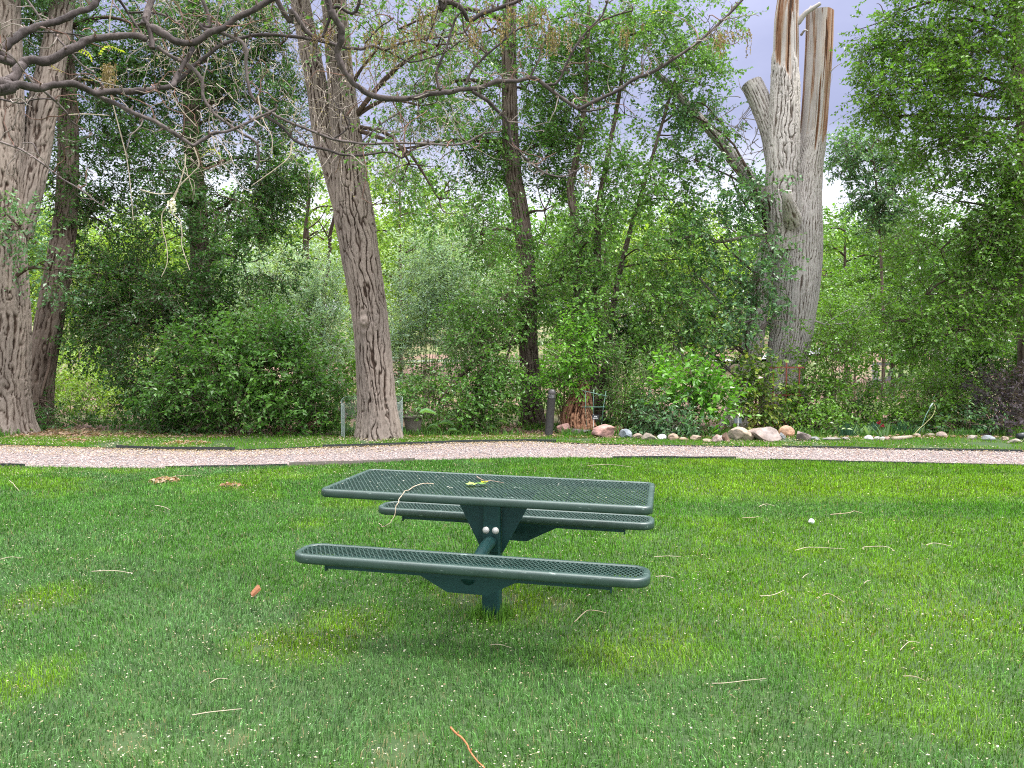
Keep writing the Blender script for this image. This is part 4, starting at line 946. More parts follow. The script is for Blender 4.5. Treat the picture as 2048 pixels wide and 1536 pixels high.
# T9 and the trees beyond the brook
def far_tree(label, px, Y, ytop, ybot, hw, n, pal, seed, cov=2.0, name='background_tree', L=None, trunk=4., lean=0, gap=.42, bark='dark_bark'):
    b = np.array([(px-1024)/F*Y, Y, float(gz((px-1024)/F*Y, Y))])
    pyb = 768-F*math.tan(math.atan2(b[2]-HC, Y)+PITCH)
    cl = []
    for k in range(n):
        u = (k+.5)/n; yy = ytop+(ybot-ytop)*u
        ww = hw*(.45+.75*math.sin(PI*min(.95, .25+.65*u)))
        for s in (-1, 1):
            cl.append((px+lean*(1-u)+s*ww*RNG.uniform(.2, .62), yy+RNG.uniform(-.06, .06)*(ybot-ytop), ww*RNG.uniform(.42, .6), (ybot-ytop)/n*RNG.uniform(.6, .9), Y+RNG.uniform(-.6, .6)*hw/F*Y, None, RNG.uniform(.7, 1.1)))
    L = L or .0042*Y
    return tree(name, label, b, [dict(path=[(px, pyb, trunk*1.5, Y), (px+2, (pyb+ybot)/2, trunk, Y), (px+lean*.5, (ytop+ybot)/2, trunk*.75, Y), (px+lean, ytop+(ybot-ytop)*.12, trunk*.3, Y)], nu=24, nv=70, cell=.09, depth=.012, seed=seed)],
                cl, fol=dict(pal=pal, seed=seed, L=L, W=L*.62, cov=cov*1.25, tl=L*5, gap=gap, gsc=.8, twr=.006), limb_r=.045, nl=3, bark=bark, group='trees beyond the garden')
far_tree('blue green tree with a slanting pale trunk in the gap right of the dead trunk', 1765, 24, 262, 470, 78, 4, BLUEG, 101, 2.2, 'poplar_tree', trunk=3, lean=-26, gap=.44)
FT = [('bright yellow green tree seen between the left leaning trunk and the dark elm', 215, 30, 430, 700, 120, 5, SUNLIT, 111, 1.9),
      ('sunlit pale tree in the gap left of the central trunk', 615, 31, 330, 610, 100, 5, SUNLIT, 112, 1.7),
      ('tall pale green tree right behind the central trunk', 800, 36, 330, 640, 110, 5, SUNLIT, 113, 1.8),
      ('lime green tree behind the left trunks at the photo edge', 40, 33, 380, 700, 120, 5, SUNLIT, 114, 1.8),
      ('dull green far tree above the silver willow, left of the elm behind the bollard', 930, 40, 380, 640, 120, 5, WARM, 115, 1.8),
      ('yellow green far tree behind the slender poplar', 1210, 38, 400, 670, 120, 5, WARM, 116, 1.9),
      ('light green tree behind the leaning dead branch', 1360, 36, 430, 690, 120, 5, SUNLIT, 117, 1.8),
      ('pale green round tree just left of the dead trunk, far behind it', 1480, 42, 440, 690, 110, 5, WARM, 118, 1.8),
      ('bright green tree directly right of the dead trunk base', 1690, 30, 430, 680, 100, 5, WARM, 119, 2.1),
      ('mid green tree under the blue green one', 1800, 33, 440, 690, 110, 5, MID, 120, 2.1),
      ('dark green tree far right behind the tall leafy poplar', 1960, 31, 420, 690, 120, 5, MID, 121, 2.1),
      ('green tree behind the dark elm, low between shrubs', 430, 34, 400, 690, 130, 5, WARM, 122, 1.8),
      ('dark green tree at the far left edge behind the massive trunk', -90, 32, 350, 720, 120, 5, MID, 123, 1.8),
      ('green tree beyond the right photo edge side', 2110, 30, 300, 700, 120, 5, MID, 124, 1.8)]
for lab, px, Y, yt, yb, hw, n, pal, sd_, cv in FT: far_tree(lab, px, Y, yt, yb, hw, n, pal, sd_, cv)
for lab, px, Y, yt, yb, hw, pal, sd_ in [
    ('pale willow far back, left of the bright gap tree', 520, 52, 480, 690, 120, SILV, 131), ('soft green far tree behind the silver willow', 700, 55, 440, 690, 130, SUNLIT, 132), ('grey green tree far back behind the slender poplar', 1110, 56, 470, 690, 130, WARM, 133),
    ('soft green far tree beyond the road, left of the dead trunk', 1300, 58, 480, 695, 120, WARM, 134), ('bright green tree beyond the road, right of the dead trunk', 1640, 60, 450, 690, 120, SUNLIT, 135), ('grey green juniper on the slope above the road', 1730, 62, 530, 660, 50, SILV, 136), ('dark tree on the slope at far right', 1900, 60, 480, 680, 120, MID, 137), ('far tree on the left slope', 300, 56, 470, 700, 130, SUNLIT, 138), ('far tree at the left end of the slope', 110, 58, 450, 700, 130, WARM, 139)]:
    far_tree(lab, px, Y, yt, yb, hw, 4, pal, sd_, 1.7)

# thin dark trunks in the bright gap
for px, Y, pts, lab in [(618, 26, [(622, 760, 5), (616, 600, 4), (610, 480, 3.4), (618, 400, 2.6), (612, 330, 1.6)], 'thin dark sapling in the bright gap left of the central trunk'),
                        (655, 25, [(640, 760, 6), (648, 600, 5), (660, 500, 4.4), (668, 440, 3.6), (690, 340, 2)], 'thin slanting dark sapling touching the central trunk')]:
    T_ = Thing('sapling', lab, 'tree', [*gnd(pts[0][0], 768)[:0], (pts[0][0]-1024)/F*Y, Y, float(gz(0, Y))])
    mb = MB(); limb(mb, [at(a, b, Y) for a, b, h in pts], pts[0][2]/F*Y, pts[-1][2]/F*Y, 7, .2, .01)
    for k in range(7):
        a, b, h = pts[1+k % 3]; s = at(a, b-20*k, Y); e = s+np.array([RNG.normal()*.9, RNG.normal()*.4, .4+.5*RNG.random()])
        limb(mb, [s, (s+e)/2+RNG.normal(size=3)*.1, e], .03, .008, 4, .2)
    T_.part(mb, 'trunk', M['dark_bark'], True)
# ------------------------------------------------------------------ shrubs
def shrub(name, label, px, Y, clumps, fol, stems=9, sr=.012, cat='shrub', leafm='leaf', group=None, scol=(.16, .11, .08), twigs=True):
    b = np.array([(px-1024)/F*Y, Y, 0.]); T_ = Thing(name, label, cat, b, group)
    st = MB()
    for k in range(stems):
        cl = clumps[k % len(clumps)]; c = at(cl[0]+RNG.uniform(-.6, .6)*cl[2], cl[1]-RNG.uniform(-.2, .7)*cl[3], cl[4])
        s = np.array([b[0]+(c[0]-b[0])*.25+RNG.normal()*.05, b[1]+RNG.normal()*.12, -.03])
        m = s*.5+c*.5+np.array([-(c[0]-s[0])*.12, 0, .18*(c[2]-s[2])])
        q = crom(np.array([s, m, c]), np.linspace(0, 2, 9)); st.tube(q, np.linspace(sr, sr*.3, 9), 5, np.array(scol)*RNG.uniform(.7, 1.4), cap=False)
    T_.part(st, 'stems', M['twig'], True)
    fol = dict(fol); fol['cov'] = fol.get('cov', 2.3)*1.4; k_ = max(1., .070/fol['L']); fol['L'] *= k_; fol['W'] *= k_
    lf, tw = MB(), MB(); foliage(lf, tw if twigs else None, clumps, **fol)
    if tw.v: T_.part(tw, 'twigs', M['twig'])['kind'] = 'stuff'
    T_.part(lf, 'foliage', M[leafm]); return T_
shrub('large_shrub', 'large round green shrub on the left bank in front of the elm', 480, 15.0,
      [(470, 720, 110, 80, 15, .9), (380, 780, 90, 60, 14.9, .7), (560, 740, 100, 80, 15.1, .8), (640, 770, 70, 70, 15, .7), (480, 800, 110, 50, 14.7, .7), (600, 820, 90, 45, 14.7, .6, .8), (400, 700, 70, 50, 15.4, .7), (520, 660, 70, 50, 15.5, .6), (620, 700, 60, 50, 15.4, .6)],
      dict(pal=MID, seed=201, L=.075, W=.046, gap=.41, up=.25, cov=2.2), 22)
shrub('low_shrub', 'dark low shrub at the foot of the elm, left of the large round shrub', 340, 15.4,
      [(330, 830, 60, 35, 15.2, .5), (390, 850, 70, 24, 14.8, .4), (270, 850, 60, 20, 15.5, .4, .6), (300, 780, 50, 50, 15.7, .5)], dict(pal=DARK, seed=203, L=.07, W=.044, up=.1, gap=.4), 9)
shrub('twiggy_shrub', 'half bare twiggy shrub with reddish stems left of the mesh guard', 560, 14.7,
      [(560, 840, 90, 24, 14.6, .4, .45), (640, 845, 50, 24, 14.6, .4, .5)], dict(pal=MID, seed=204, L=.06, W=.036, up=.3, gap=.42), 46, .007, scol=(.22, .12, .08))
shrub('willow_shrub', 'silvery grey willow shrub left of the central trunk', 610, 19.5,
      [(600, 640, 90, 60, 19.5, .9), (560, 560, 60, 60, 19.8, .8, .8), (650, 570, 60, 70, 19.6, .8, .8), (650, 680, 60, 60, 19, .8), (500, 600, 50, 40, 19.8, .6, .5)], dict(pal=SILV, seed=205, L=.10, W=.034, up=.5, gap=.42, cov=2.0), 14, leafm='matte_leaf', scol=(.2, .17, .14))
shrub('willow_shrub', 'silvery grey willow shrub right of the central trunk', 850, 19.5,
      [(830, 640, 80, 70, 19.5, .9), (900, 600, 80, 60, 19.6, .9), (850, 540, 70, 60, 19.9, .8, .8), (960, 570, 60, 60, 19.8, .8, .8), (800, 720, 50, 60, 19, .7), (920, 690, 60, 50, 19, .7), (900, 480, 60, 50, 20.2, .7, .6)], dict(pal=SILV, seed=207, L=.10, W=.034, up=.5, gap=.42, cov=2.0), 14, leafm='matte_leaf', scol=(.2, .17, .14))
shrub('green_shrub', 'light green loose shrub between pot and elm trunk', 930, 15.2,
      [(920, 780, 80, 60, 15.1, .7), (840, 790, 40, 40, 15.3, .5, .7), (990, 790, 50, 50, 15, .5), (960, 830, 50, 30, 14.8, .4), (1000, 690, 40, 50, 15.4, .5)], dict(pal=MID, seed=209, L=.06, W=.036, up=.3, gap=.42), 16)
shrub('bright_shrub', 'bright green upright shrub just behind the bollard', 1128, 15.2,
      [(1125, 720, 46, 50, 15.1, .5), (1110, 770, 44, 44, 15, .45), (1150, 690, 36, 50, 15.2, .4), (1160, 760, 30, 34, 15.2, .4, .8), (1095, 820, 30, 30, 15, .3, .7)], dict(pal=VIV, seed=211, L=.06, W=.032, up=.55, gap=.40), 16)
shrub('tall_weeds', 'tall thin weeds between the wire trellis and the dogwood', 1250, 15.2,
      [(1240, 800, 30, 50, 15.1, .4, .8), (1270, 820, 36, 36, 15, .4, .8), (1230, 740, 26, 40, 15.3, .3, .5), (1290, 760, 30, 40, 15.3, .3, .5)], dict(pal=MID, seed=213, L=.08, W=.022, up=.8, gap=.38), 16, .006, scol=(.2, .22, .1))
shrub('dogwood', 'vivid broad-leaved dogwood shrub behind the small round rocks', 1375, 14.8,
      [(1380, 790, 60, 40, 14.7, .5), (1420, 810, 50, 36, 14.6, .45), (1350, 760, 40, 40, 14.9, .4), (1400, 750, 36, 30, 14.9, .4, .8), (1440, 790, 30, 26, 14.7, .3, .7), (1430, 850, 26, 18, 14.4, .25, .7)], dict(pal=VIV, seed=215, L=.115, W=.066, up=.25, gap=.36, per=6, cov=2.4), 16)
shrub('honeysuckle', 'small-leaved tangled shrub in front of the dogwood', 1335, 14.4,
      [(1330, 830, 46, 34, 14.4, .4), (1370, 845, 46, 24, 14.3, .35), (1300, 840, 30, 26, 14.5, .3, .8)], dict(pal=BLUEG, seed=217, L=.075, W=.04, up=-.1, gap=.38), 14, scol=(.4, .38, .36))
shrub('climbing_vine', 'yellowing climbing vine covering the red trellis beside the dead trunk', 1525, 15.5,
      [(1515, 760, 28, 36, 15.4, .28), (1530, 800, 34, 34, 15.3, .28), (1510, 720, 22, 26, 15.5, .25), (1545, 830, 28, 24, 15.3, .25), (1500, 790, 22, 30, 15.4, .22), (1560, 770, 22, 26, 15.5, .25, .8)], dict(pal=((.05, .13, .02), (.10, .22, .03), (.26, .34, .07), (.52, .46, .18)), seed=219, L=.085, W=.066, up=-.3, gap=.36, per=7, cov=2.6), 12, cat='vine')
shrub('green_shrub', 'light leafy shrub at the right foot of the dead trunk', 1655, 15.8,
      [(1660, 730, 60, 60, 15.8, .6, .9), (1640, 800, 50, 40, 15.4, .5), (1700, 690, 50, 50, 16, .6, .8), (1620, 840, 40, 26, 15, .4), (1600, 800, 30, 50, 15.6, .3, .7), (1720, 750, 36, 40, 16, .4, .55), (1650, 850, 40, 18, 14.8, .4, .8), (1625, 690, 30, 50, 15.8, .4, .7)], dict(pal=WARM, seed=221, L=.06, W=.036, up=.15, gap=.44, gsc=2), 16)
shrub('green_shrub', 'open green shrub in front of the distant bench', 1725, 16.5,
      [(1730, 780, 36, 40, 16.5, .4, .7), (1710, 820, 40, 26, 16, .4, .8), (1750, 830, 40, 22, 15.8, .4, .7)], dict(pal=MID, seed=223, L=.06, W=.036, up=.2, gap=.42, gsc=2), 10)
shrub('spirea', 'fine-leaved light green shrub right of the bent cane', 1880, 15.6,
      [(1870, 800, 50, 36, 15.6, .5), (1900, 830, 50, 26, 15.2, .45), (1840, 830, 46, 26, 15.3, .4), (1860, 760, 36, 30, 16, .4, .7), (1800, 835, 40, 22, 15.4, .4), (1930, 800, 40, 40, 15.6, .4, .8)], dict(pal=WARM, seed=225, L=.055, W=.026, up=.25, gap=.40, gsc=2), 14)
shrub('low_shrub', 'dark green mounded shrub between irises along the rock edge', 1925, 14.7,
      [(1920, 850, 50, 18, 14.6, .35), (1880, 855, 36, 16, 14.6, .3), (1960, 840, 36, 20, 14.8, .3)], dict(pal=BLUEG, seed=227, L=.055, W=.026, up=.2, gap=.34), 9)
shrub('smoke_bush', 'dusky purple smoke bush at the right edge', 1995, 14.9,
      [(1985, 780, 46, 26, 14.9, .45), (2010, 810, 50, 36, 14.8, .45), (2030, 770, 36, 30, 15, .4), (1985, 850, 30, 18, 14.5, .3), (2025, 858, 34, 20, 14.4, .3), (2010, 840, 30, 20, 14.6, .3)], dict(pal=((.045, .032, .045), (.075, .058, .075), (.12, .105, .12)), seed=229, L=.05, W=.026, up=.4, gap=.42, cov=1.5, tcol=(.12, .10, .10)), 10, leafm='matte_leaf', scol=(.12, .09, .08))
shrub('green_shrub', 'leafy shrub at the right edge behind the smoke bush', 2020, 16.5,
      [(2020, 720, 60, 50, 16.4, .6), (1990, 660, 50, 40, 16.6, .5, .8), (2050, 800, 50, 60, 16, .5)], dict(pal=MID, seed=231, L=.065, W=.04, up=.1, gap=.42), 10)
shrub('green_shrub', 'sunlit yellow green bush on the bank behind the left trunks', 165, 20,
      [(150, 790, 40, 36, 20, .6, .8), (190, 770, 40, 30, 21, .6, .7), (120, 740, 34, 30, 21, .6, .7), (240, 830, 50, 20, 19, .5, .6)], dict(pal=SUNLIT, seed=233, L=.08, W=.048, up=.3, gap=.40, gsc=1.8), 9)
shrub('low_shrub', 'leafy sprigs overhanging the muddy stream', 190, 15.9,
      [(150, 850, 50, 18, 15.9, .4, .6), (260, 860, 50, 16, 15.6, .35, .6), (90, 850, 26, 26, 15.7, .3, .7)], dict(pal=DARK, seed=235, L=.07, W=.04, up=.2, gap=.40), 8)
shrub('green_shrub', 'pale shrub in the sunny clearing under the poplar and dead branches', 1290, 22,
      [(1290, 700, 50, 40, 22, .7, .8), (1260, 770, 40, 40, 21, .6, .6), (1340, 740, 40, 30, 22, .6, .6)], dict(pal=WARM, seed=237, L=.08, W=.048, up=.3, gap=.42, gsc=1.6), 8)
shrub('green_shrub', 'green bush on the far bank left of the road', 1600, 26,
      [(1690, 640, 60, 50, 26, .8), (1760, 650, 60, 50, 27, .8), (1700, 570, 60, 50, 27, .8), (1820, 660, 60, 40, 26, .8)], dict(pal=WARM, seed=239, L=.10, W=.06, up=.3, gap=.40), 8)

shrub('green_shrub', 'dense green shrub under the tall poplar, right of the distant bench', 1850, 17.5,
      [(1850, 735, 60, 36, 17.5, .6), (1900, 740, 60, 50, 17.2, .6), (1960, 740, 60, 50, 17, .6), (1830, 680, 50, 40, 17.8, .6), (1820, 790, 36, 30, 17, .4, .8), (1900, 690, 60, 40, 17.6, .6)], dict(pal=MID, seed=241, L=.065, W=.04, up=.1, gap=.41, gsc=1.8), 12)
shrub('green_shrub', 'yellow green bush between the dead trunk and the distant bench', 1690, 19,
      [(1690, 690, 60, 40, 19, .7), (1670, 640, 50, 50, 19.2, .7), (1740, 680, 50, 30, 19.5, .6), (1730, 620, 50, 40, 20, .6)], dict(pal=WARM, seed=243, L=.07, W=.042, up=.1, gap=.42, gsc=1.8), 10)
shrub('low_shrub', 'low green mound in front of the mulch patch right of the dead trunk', 1690, 15.6,
      [(1690, 852, 50, 13, 15.2, .4), (1640, 850, 30, 16, 15.2, .3), (1740, 850, 40, 14, 15.2, .35), (1790, 850, 40, 16, 15.1, .35), (1850, 845, 40, 16, 15.2, .35)], dict(pal=WARM, seed=245, L=.06, W=.036, up=.2, gap=.38), 9)
shrub('green_shrub', 'shady green bush under the slender poplar, left of the dogwood', 1230, 17.5,
      [(1230, 690, 50, 60, 17.5, .6), (1200, 790, 40, 50, 17.2, .5), (1280, 660, 50, 40, 17.6, .6), (1290, 830, 40, 26, 16, .4)], dict(pal=DARK, seed=247, L=.065, W=.04, up=.1, gap=.41), 10)
shrub('green_shrub', 'sunlit bush far behind the muddy stream', 230, 23,
      [(230, 760, 50, 40, 23, .8), (170, 740, 40, 40, 23, .7), (280, 790, 50, 26, 22, .7), (100, 780, 40, 40, 23, .7), (330, 760, 50, 40, 23, .7), (30, 790, 40, 30, 24, .7)], dict(pal=SUNLIT, seed=249, L=.09, W=.054, up=.3, gap=.40, gsc=1.6), 10)
shrub('green_shrub', 'light bush behind the central trunk at its foot', 700, 21,
      [(690, 740, 50, 50, 21, .7), (740, 690, 50, 60, 22, .7), (640, 730, 40, 40, 21, .6), (820, 770, 50, 40, 20, .6), (1020, 750, 50, 40, 21, .6), (1100, 730, 40, 40, 21, .6)], dict(pal=WARM, seed=251, L=.085, W=.05, up=.2, gap=.40, gsc=1.6), 12)
lf = MB(); foliage(lf, None, [(px, RNG.uniform(500, 560), RNG.uniform(90, 130), RNG.uniform(60, 100), RNG.uniform(70, 78)) for px in range(-500, 2700, 130)], pal=WARM, seed=261, L=.34, W=.2, tl=1.6, cov=2.6, gap=.30, gsc=.3)
tag(lf.build('far_wood', M['leaf']), 'distant green wood on the slope beyond the road', None, kind='stuff')
# plain undergrowth nobody could count
mb = MB(); n = 26000
x = RNG.uniform(-12, 12.5, n); y = 14.3+3.2*RNG.random(n)**1.6
k = (n2(x, y, .8, 71) > .47) & ~((x > -9.4) & (x < -5.2) & (y < 15.6)); x, y = x[k], y[k]; n = len(x)
c = np.array(MID[1])*(.5+.8*RNG.random((n, 1))); c[RNG.random(n) < .2] = (.12, .2, .04)
blades(x, y, gz(x, y), .05+.16*RNG.random(n)**2, .016+.014*RNG.random(n), c, mb, 1.1)
x = RNG.uniform(-26, 26, 16000); y = RNG.uniform(18, 33, 16000); k = n2(x, y, .3, 73) > np.where(x > 4, .54, .38); x, y = x[k], y[k]; n = len(x)
c = np.array((.10, .18, .035))*(.6+.8*RNG.random((n, 1)))
blades(x, y, gz(x, y), .1+.25*RNG.random(n)**2, .03+.03*RNG.random(n), c, mb, 1.1)
tag(mb.build('undergrowth', M['grass']), 'weeds and grass growing under the shrubs', None, kind='stuff')
mb = MB(); n = 16000
x = RNG.uniform(-11, 12, n); y = 14.0+2.6*RNG.random(n)**1.3; k = (n2(x, y, .9, 75) > .45); x, y = x[k], y[k]; n = len(x)
pc = np.array([(.20, .12, .08), (.30, .20, .14), (.13, .08, .055), (.36, .27, .2)])[RNG.integers(0, 4, n)]
flakes(x, y, gz(x, y)+.01+.03*RNG.random(n), .018+.022*RNG.random(n), pc, mb, 1.0)
tag(mb.build('leaf_litter', M['petal']), 'brown leaf litter under the trees', None, kind='stuff')

# ------------------------------------------------------------------ irises, rhubarb leaves
def iris(label, px, py, hpx, wpx, n, col, wide=.02, Y=None, flower=None):
    b = gnd(px, py); Y = b[1]; H = hpx/F*Y; Wd = wpx/F*Y; T_ = Thing('iris_plant', label, 'iris', b, 'irises in the rock bed'); mb = MB()
    for k in range(n):
        a = RNG.normal()*.45; s = b+np.array([RNG.normal()*Wd*.25, RNG.normal()*.06, 0]); h = H*RNG.uniform(.6, 1.1); w = wide*RNG.uniform(.7, 1.2)
        rz = RNG.random()*PI; sd_ = np.array([math.cos(rz), math.sin(rz)*.6, 0])*w/2; dv = np.array([a*.5, RNG.normal()*.15, 1])
        V = []
        for t, ww in ((0, .8), (.35, 1), (.7, .8), (.9, .4)):
            p = s+dv*h*t+np.array([a*.5, 0, -.25*abs(a)])*h*t*t; V += [p-sd_*ww, p+sd_*ww]
        V.append(s+dv*h+np.array([a*.5, 0, -.25*abs(a)])*h)
        mb.add(V, [np.array([[0, 1, 3, 2], [2, 3, 5, 4], [4, 5, 7, 6]]), np.array([[6, 7, 8]])], np.array(col)*RNG.uniform(.7, 1.3))
    T_.part(mb, 'leaves', M['matte_leaf'])
    if flower:
        mb = MB()
        for fx, fy in flower:
            p = at(fx, fy, Y-.02); mb.tube([[p[0], p[1], .02], p], .006, 5, (.10, .2, .06))
            q = RNG.normal(size=(12, 3))*.016+p; flakes(q[:, 0], q[:, 1], q[:, 2], np.full(12, .022), np.array((.22, .012, .03)), mb, 2.5)
        T_.part(mb, 'flower', M['matte_leaf'])
iris('spiky dark iris clump behind the square grey stone', 1692, 874, 34, 30, 60, (.035, .10, .06))
iris('broad pale green iris leaves behind the white stone', 1728, 874, 26, 40, 16, (.22, .36, .17), .05)
iris('blue green iris clump rising behind the broad pale leaves', 1742, 868, 30, 34, 40, (.07, .15, .10), .03)
iris('iris with dark red flowers left of the bent cane', 1765, 876, 34, 18, 14, (.16, .28, .13), .03, flower=[(1766, 852), (1757, 846)])
iris('dark upright iris clump left of the pale stones by the cane', 1800, 872, 36, 40, 60, (.035, .10, .045))
iris('pale broad iris leaves at the foot of the bent cane', 1828, 870, 26, 20, 9, (.20, .33, .18), .05)
iris('dark grassy iris clump behind the mauve stone', 1892, 866, 36, 40, 50, (.03, .085, .04))
iris('dark iris clump beside the smoke bush', 1968, 872, 36, 30, 50, (.04, .12, .035))
iris('small daylily tuft among the spirea', 1855, 866, 22, 34, 24, (.10, .2, .08), .035)
B_ = Thing('burdock_plant', 'broad-leaved burdock beside the clay pot', 'plant', gnd(870, 868))
mb = MB(); sm = MB()
for px, py, Y, L, a in [(852, 823, 14.4, .36, .2), (838, 818, 14.6, .22, 2.6), (890, 846, 14.5, .34, -.2), (905, 860, 14.4, .26, .5), (868, 852, 14.5, .24, 2.9), (1000, 842, 14.8, .30, .4), (985, 856, 14.7, .24, 2.8), (925, 838, 14.8, .28, .1)]:
    c = at(px, py, Y); r = [(.0, 0), (.15, .34), (.4, .46), (.65, .36), (.85, .2), (1, 0), (.85, -.2), (.65, -.38), (.4, -.45), (.15, -.33)]
    V = np.array([[(u-.4)*L*math.cos(a)-v*L*.9*math.sin(a)*.4, v*L*.8, abs(v)*L*.28-(u-.4)**2*L*.5+RNG.normal()*.008+v*L*.1] for u, v in r]+[[0, 0, -.015]])+c
    i = np.arange(10); mb.add(V, np.stack([i, (i+1) % 10, np.full(10, 10)], 1), np.array((.13, .26, .10))*RNG.uniform(.8, 1.3))
    sm.tube([[c[0]*.5+B_.loc[0]*.5, 14.9, .0], c+np.array([0, .05, -.05])], .012, 5, (.16, .24, .09))
B_.part(sm, 'stems', M['twig']); B_.part(mb, 'leaves', M['matte_leaf'])

# ------------------------------------------------------------------ rocks
def ico(sub=3):
    import bmesh
    bm = bmesh.new(); bmesh.ops.create_icosphere(bm, subdivisions=sub, radius=1)
    V = np.array([v.co[:] for v in bm.verts]); Fc = np.array([[v.index for v in f.verts] for f in bm.faces]); bm.free(); return V, Fc
IV, IF = ico(5)
def rock(x0, x1, y0, y1, col, label, round_=.5, seed=0):
    b = gnd((x0+x1)/2, y1-1.5); Y = b[1]; w = (x1-x0)/F*Y; h = (y1-y0)/F*Y*1.04
    rs = np.random.default_rng(seed+500)
    V = IV.copy()
    for k in range(rs.integers(8, 13)):
        d = nrm(rs.normal(size=3)*np.array([1, 1, .8])); lim = rs.uniform(.42, .80)+.30*round_
        s = V@d; V = V-np.maximum(s-lim, 0)[:, None]*d
    V = V*(1+.16*(fbm(V*1.6+seed, seed)-.5)[:, None]+.10*(fbm(V*5+seed, seed+1)-.5)[:, None]+.05*(fbm(V*16+seed, seed+6)-.5)[:, None])
    V = V/np.abs(V).max(0)
    V = V*np.array([w/2, min(w, h*1.6)/2*rs.uniform(.8, 1.1), h*.62]); V[:, 2] += h*.40
    zn = fbm(V*11/max(w, .15)*.3, seed+2)
    fc = V[IF].mean(1); t = fbm(fc*9+seed, seed+3)[:, None]
    c = np.array(col)*.80*(.66+.68*t)+np.array((.10, .02, -.03))*(fbm(fc*4+50, seed+4)[:, None]-.5)
    mb = MB().add(V, IF, None); mb.c[0] = (np.clip(c, .01, .9), 0)
    o = mb.build('rock', M['stone'], smooth=False)
    o.data.polygons.foreach_set('use_smooth', np.ones(len(IF), bool))
    o.location = b; tag(o, label, 'rock', 'stones edging the garden bed')
PINK, TANR, GREYR, CREAM, DKG, MAUV = (.40, .235, .215), (.36, .27, .215), (.26, .27, .29), (.42, .34, .27), (.12, .115, .115), (.33, .265, .245)
for i, (a, b, c, d, col, rd, lab) in enumerate([
    (1111, 1141, 846, 870, PINK, .1, 'blocky pink rock right beside the bollard'), (1142, 1157, 847, 859, GREYR, .3, 'small grey stone under the rotten stump'),
    (1133, 1183, 857, 871, DKG, .1, 'long flat dark grey rock between the two pink rocks'), (1182, 1233, 851, 877, PINK, .3, 'large pink rock below the wire trellis'),
    (1226, 1250, 850, 868, (.42, .24, .15), .4, 'orange rock right behind the blue grey stone'), (1237, 1264, 860, 879, (.28, .30, .34), .5, 'speckled blue grey round stone next to the orange rock'),
    (1264, 1285, 867, 880, TANR, .4, 'tan stone right of the blue grey round one'), (1280, 1316, 867, 882, (.30, .26, .22), .2, 'long low grey tan stone in front of the tall weeds'),
    (1312, 1334, 870, 881, (.55, .55, .57), .5, 'whitish stone in front of the honeysuckle'), (1335, 1358, 869, 882, (.44, .33, .26), .9, 'round tan cobble right of the whitish stone'),
    (1357, 1378, 876, 883, (.43, .31, .24), .6, 'low flat tan stone right of the round tan cobble'), (1379, 1403, 872, 883, (.40, .29, .22), .2, 'pointed tan stone before the dogwood'),
    (1402, 1424, 879, 887, (.44, .33, .25), .5, 'flat cream stone sunk in the verge'), (1421, 1444, 871, 887, (.41, .29, .26), .6, 'rounded pinkish stone left of the bark chunk'),
    (1436, 1452, 872, 886, (.34, .36, .39), .8, 'smooth blue grey oval pebble leaning on the pinkish stone'), (1444, 1461, 867, 887, (.20, .13, .10), .0, 'brown jagged bark chunk left of the cream boulder'),
    (1455, 1508, 854, 883, CREAM, .4, 'cream boulder left of the biggest boulder'), (1498, 1564, 848, 884, MAUV, .1, 'biggest mauve grey boulder under the vine'),
    (1556, 1589, 853, 875, (.47, .29, .20), .8, 'orange pink rounded boulder right of the biggest one'), (1558, 1571, 866, 881, (.30, .31, .33), .5, 'small grey stone wedged under the orange pink boulder'),
    (1587, 1621, 863, 883, (.26, .20, .185), .1, 'brownish mauve slab right of the orange pink boulder'), (1617, 1642, 875, 883, GREYR, .4, 'grey flat stone right of the brownish slab'),
    (1641, 1682, 876, 884, (.25, .24, .235), .2, 'long flat grey stone in front of the light shrub'), (1685, 1699, 874, 883, (.27, .25, .25), .0, 'square grey stone before the spiky iris'),
    (1728, 1745, 872, 882, (.62, .61, .60), .6, 'white stone before the broad iris leaves'), (1742, 1763, 874, 882, (.29, .28, .285), .4, 'grey stone between the two white ones'),
    (1759, 1770, 875, 883, (.58, .56, .53), .7, 'tiny white stone before the red-flowered iris'), (1768, 1782, 875, 883, (.40, .27, .23), .4, 'small pinkish stone right of the tiny white one'),
    (1825, 1841, 868, 876, (.42, .33, .27), .7, 'small tan stone at the foot of the bent cane'), (1849, 1870, 867, 875, (.40, .35, .29), .5, 'low tan stone left of the round mauve stone'),
    (1872, 1893, 865, 877, (.37, .31, .29), .9, 'round mauve stone in the iris bed'), (1932, 1954, 871, 881, (.46, .38, .32), .5, 'cream stone left of the blue grey flat one'),
    (1963, 1990, 872, 883, (.29, .30, .32), .7, 'blue grey flat stone before the dark iris'), (2003, 2017, 874, 883, (.34, .28, .24), .4, 'small brown stone under the smoke bush'),
    (2013, 2042, 879, 889, (.40, .34, .28), .3, 'flat tan stone at the far right end of the edging')]):
    rock(a, b, c, d, col, lab, rd, i*7+1)
limbm = MB(); P = [gnd(1785, 878, .03), gnd(1805, 876, .045), gnd(1822, 873.5, .04)]
o = MB().tube(np.array(P)-P[0], [.045, .04, .03], 9, (.34, .28, .22)).build('fallen_branch', M['twig'], smooth=True); o.location = P[0]; tag(o, 'short barkless log lying in the stone edging', 'log')

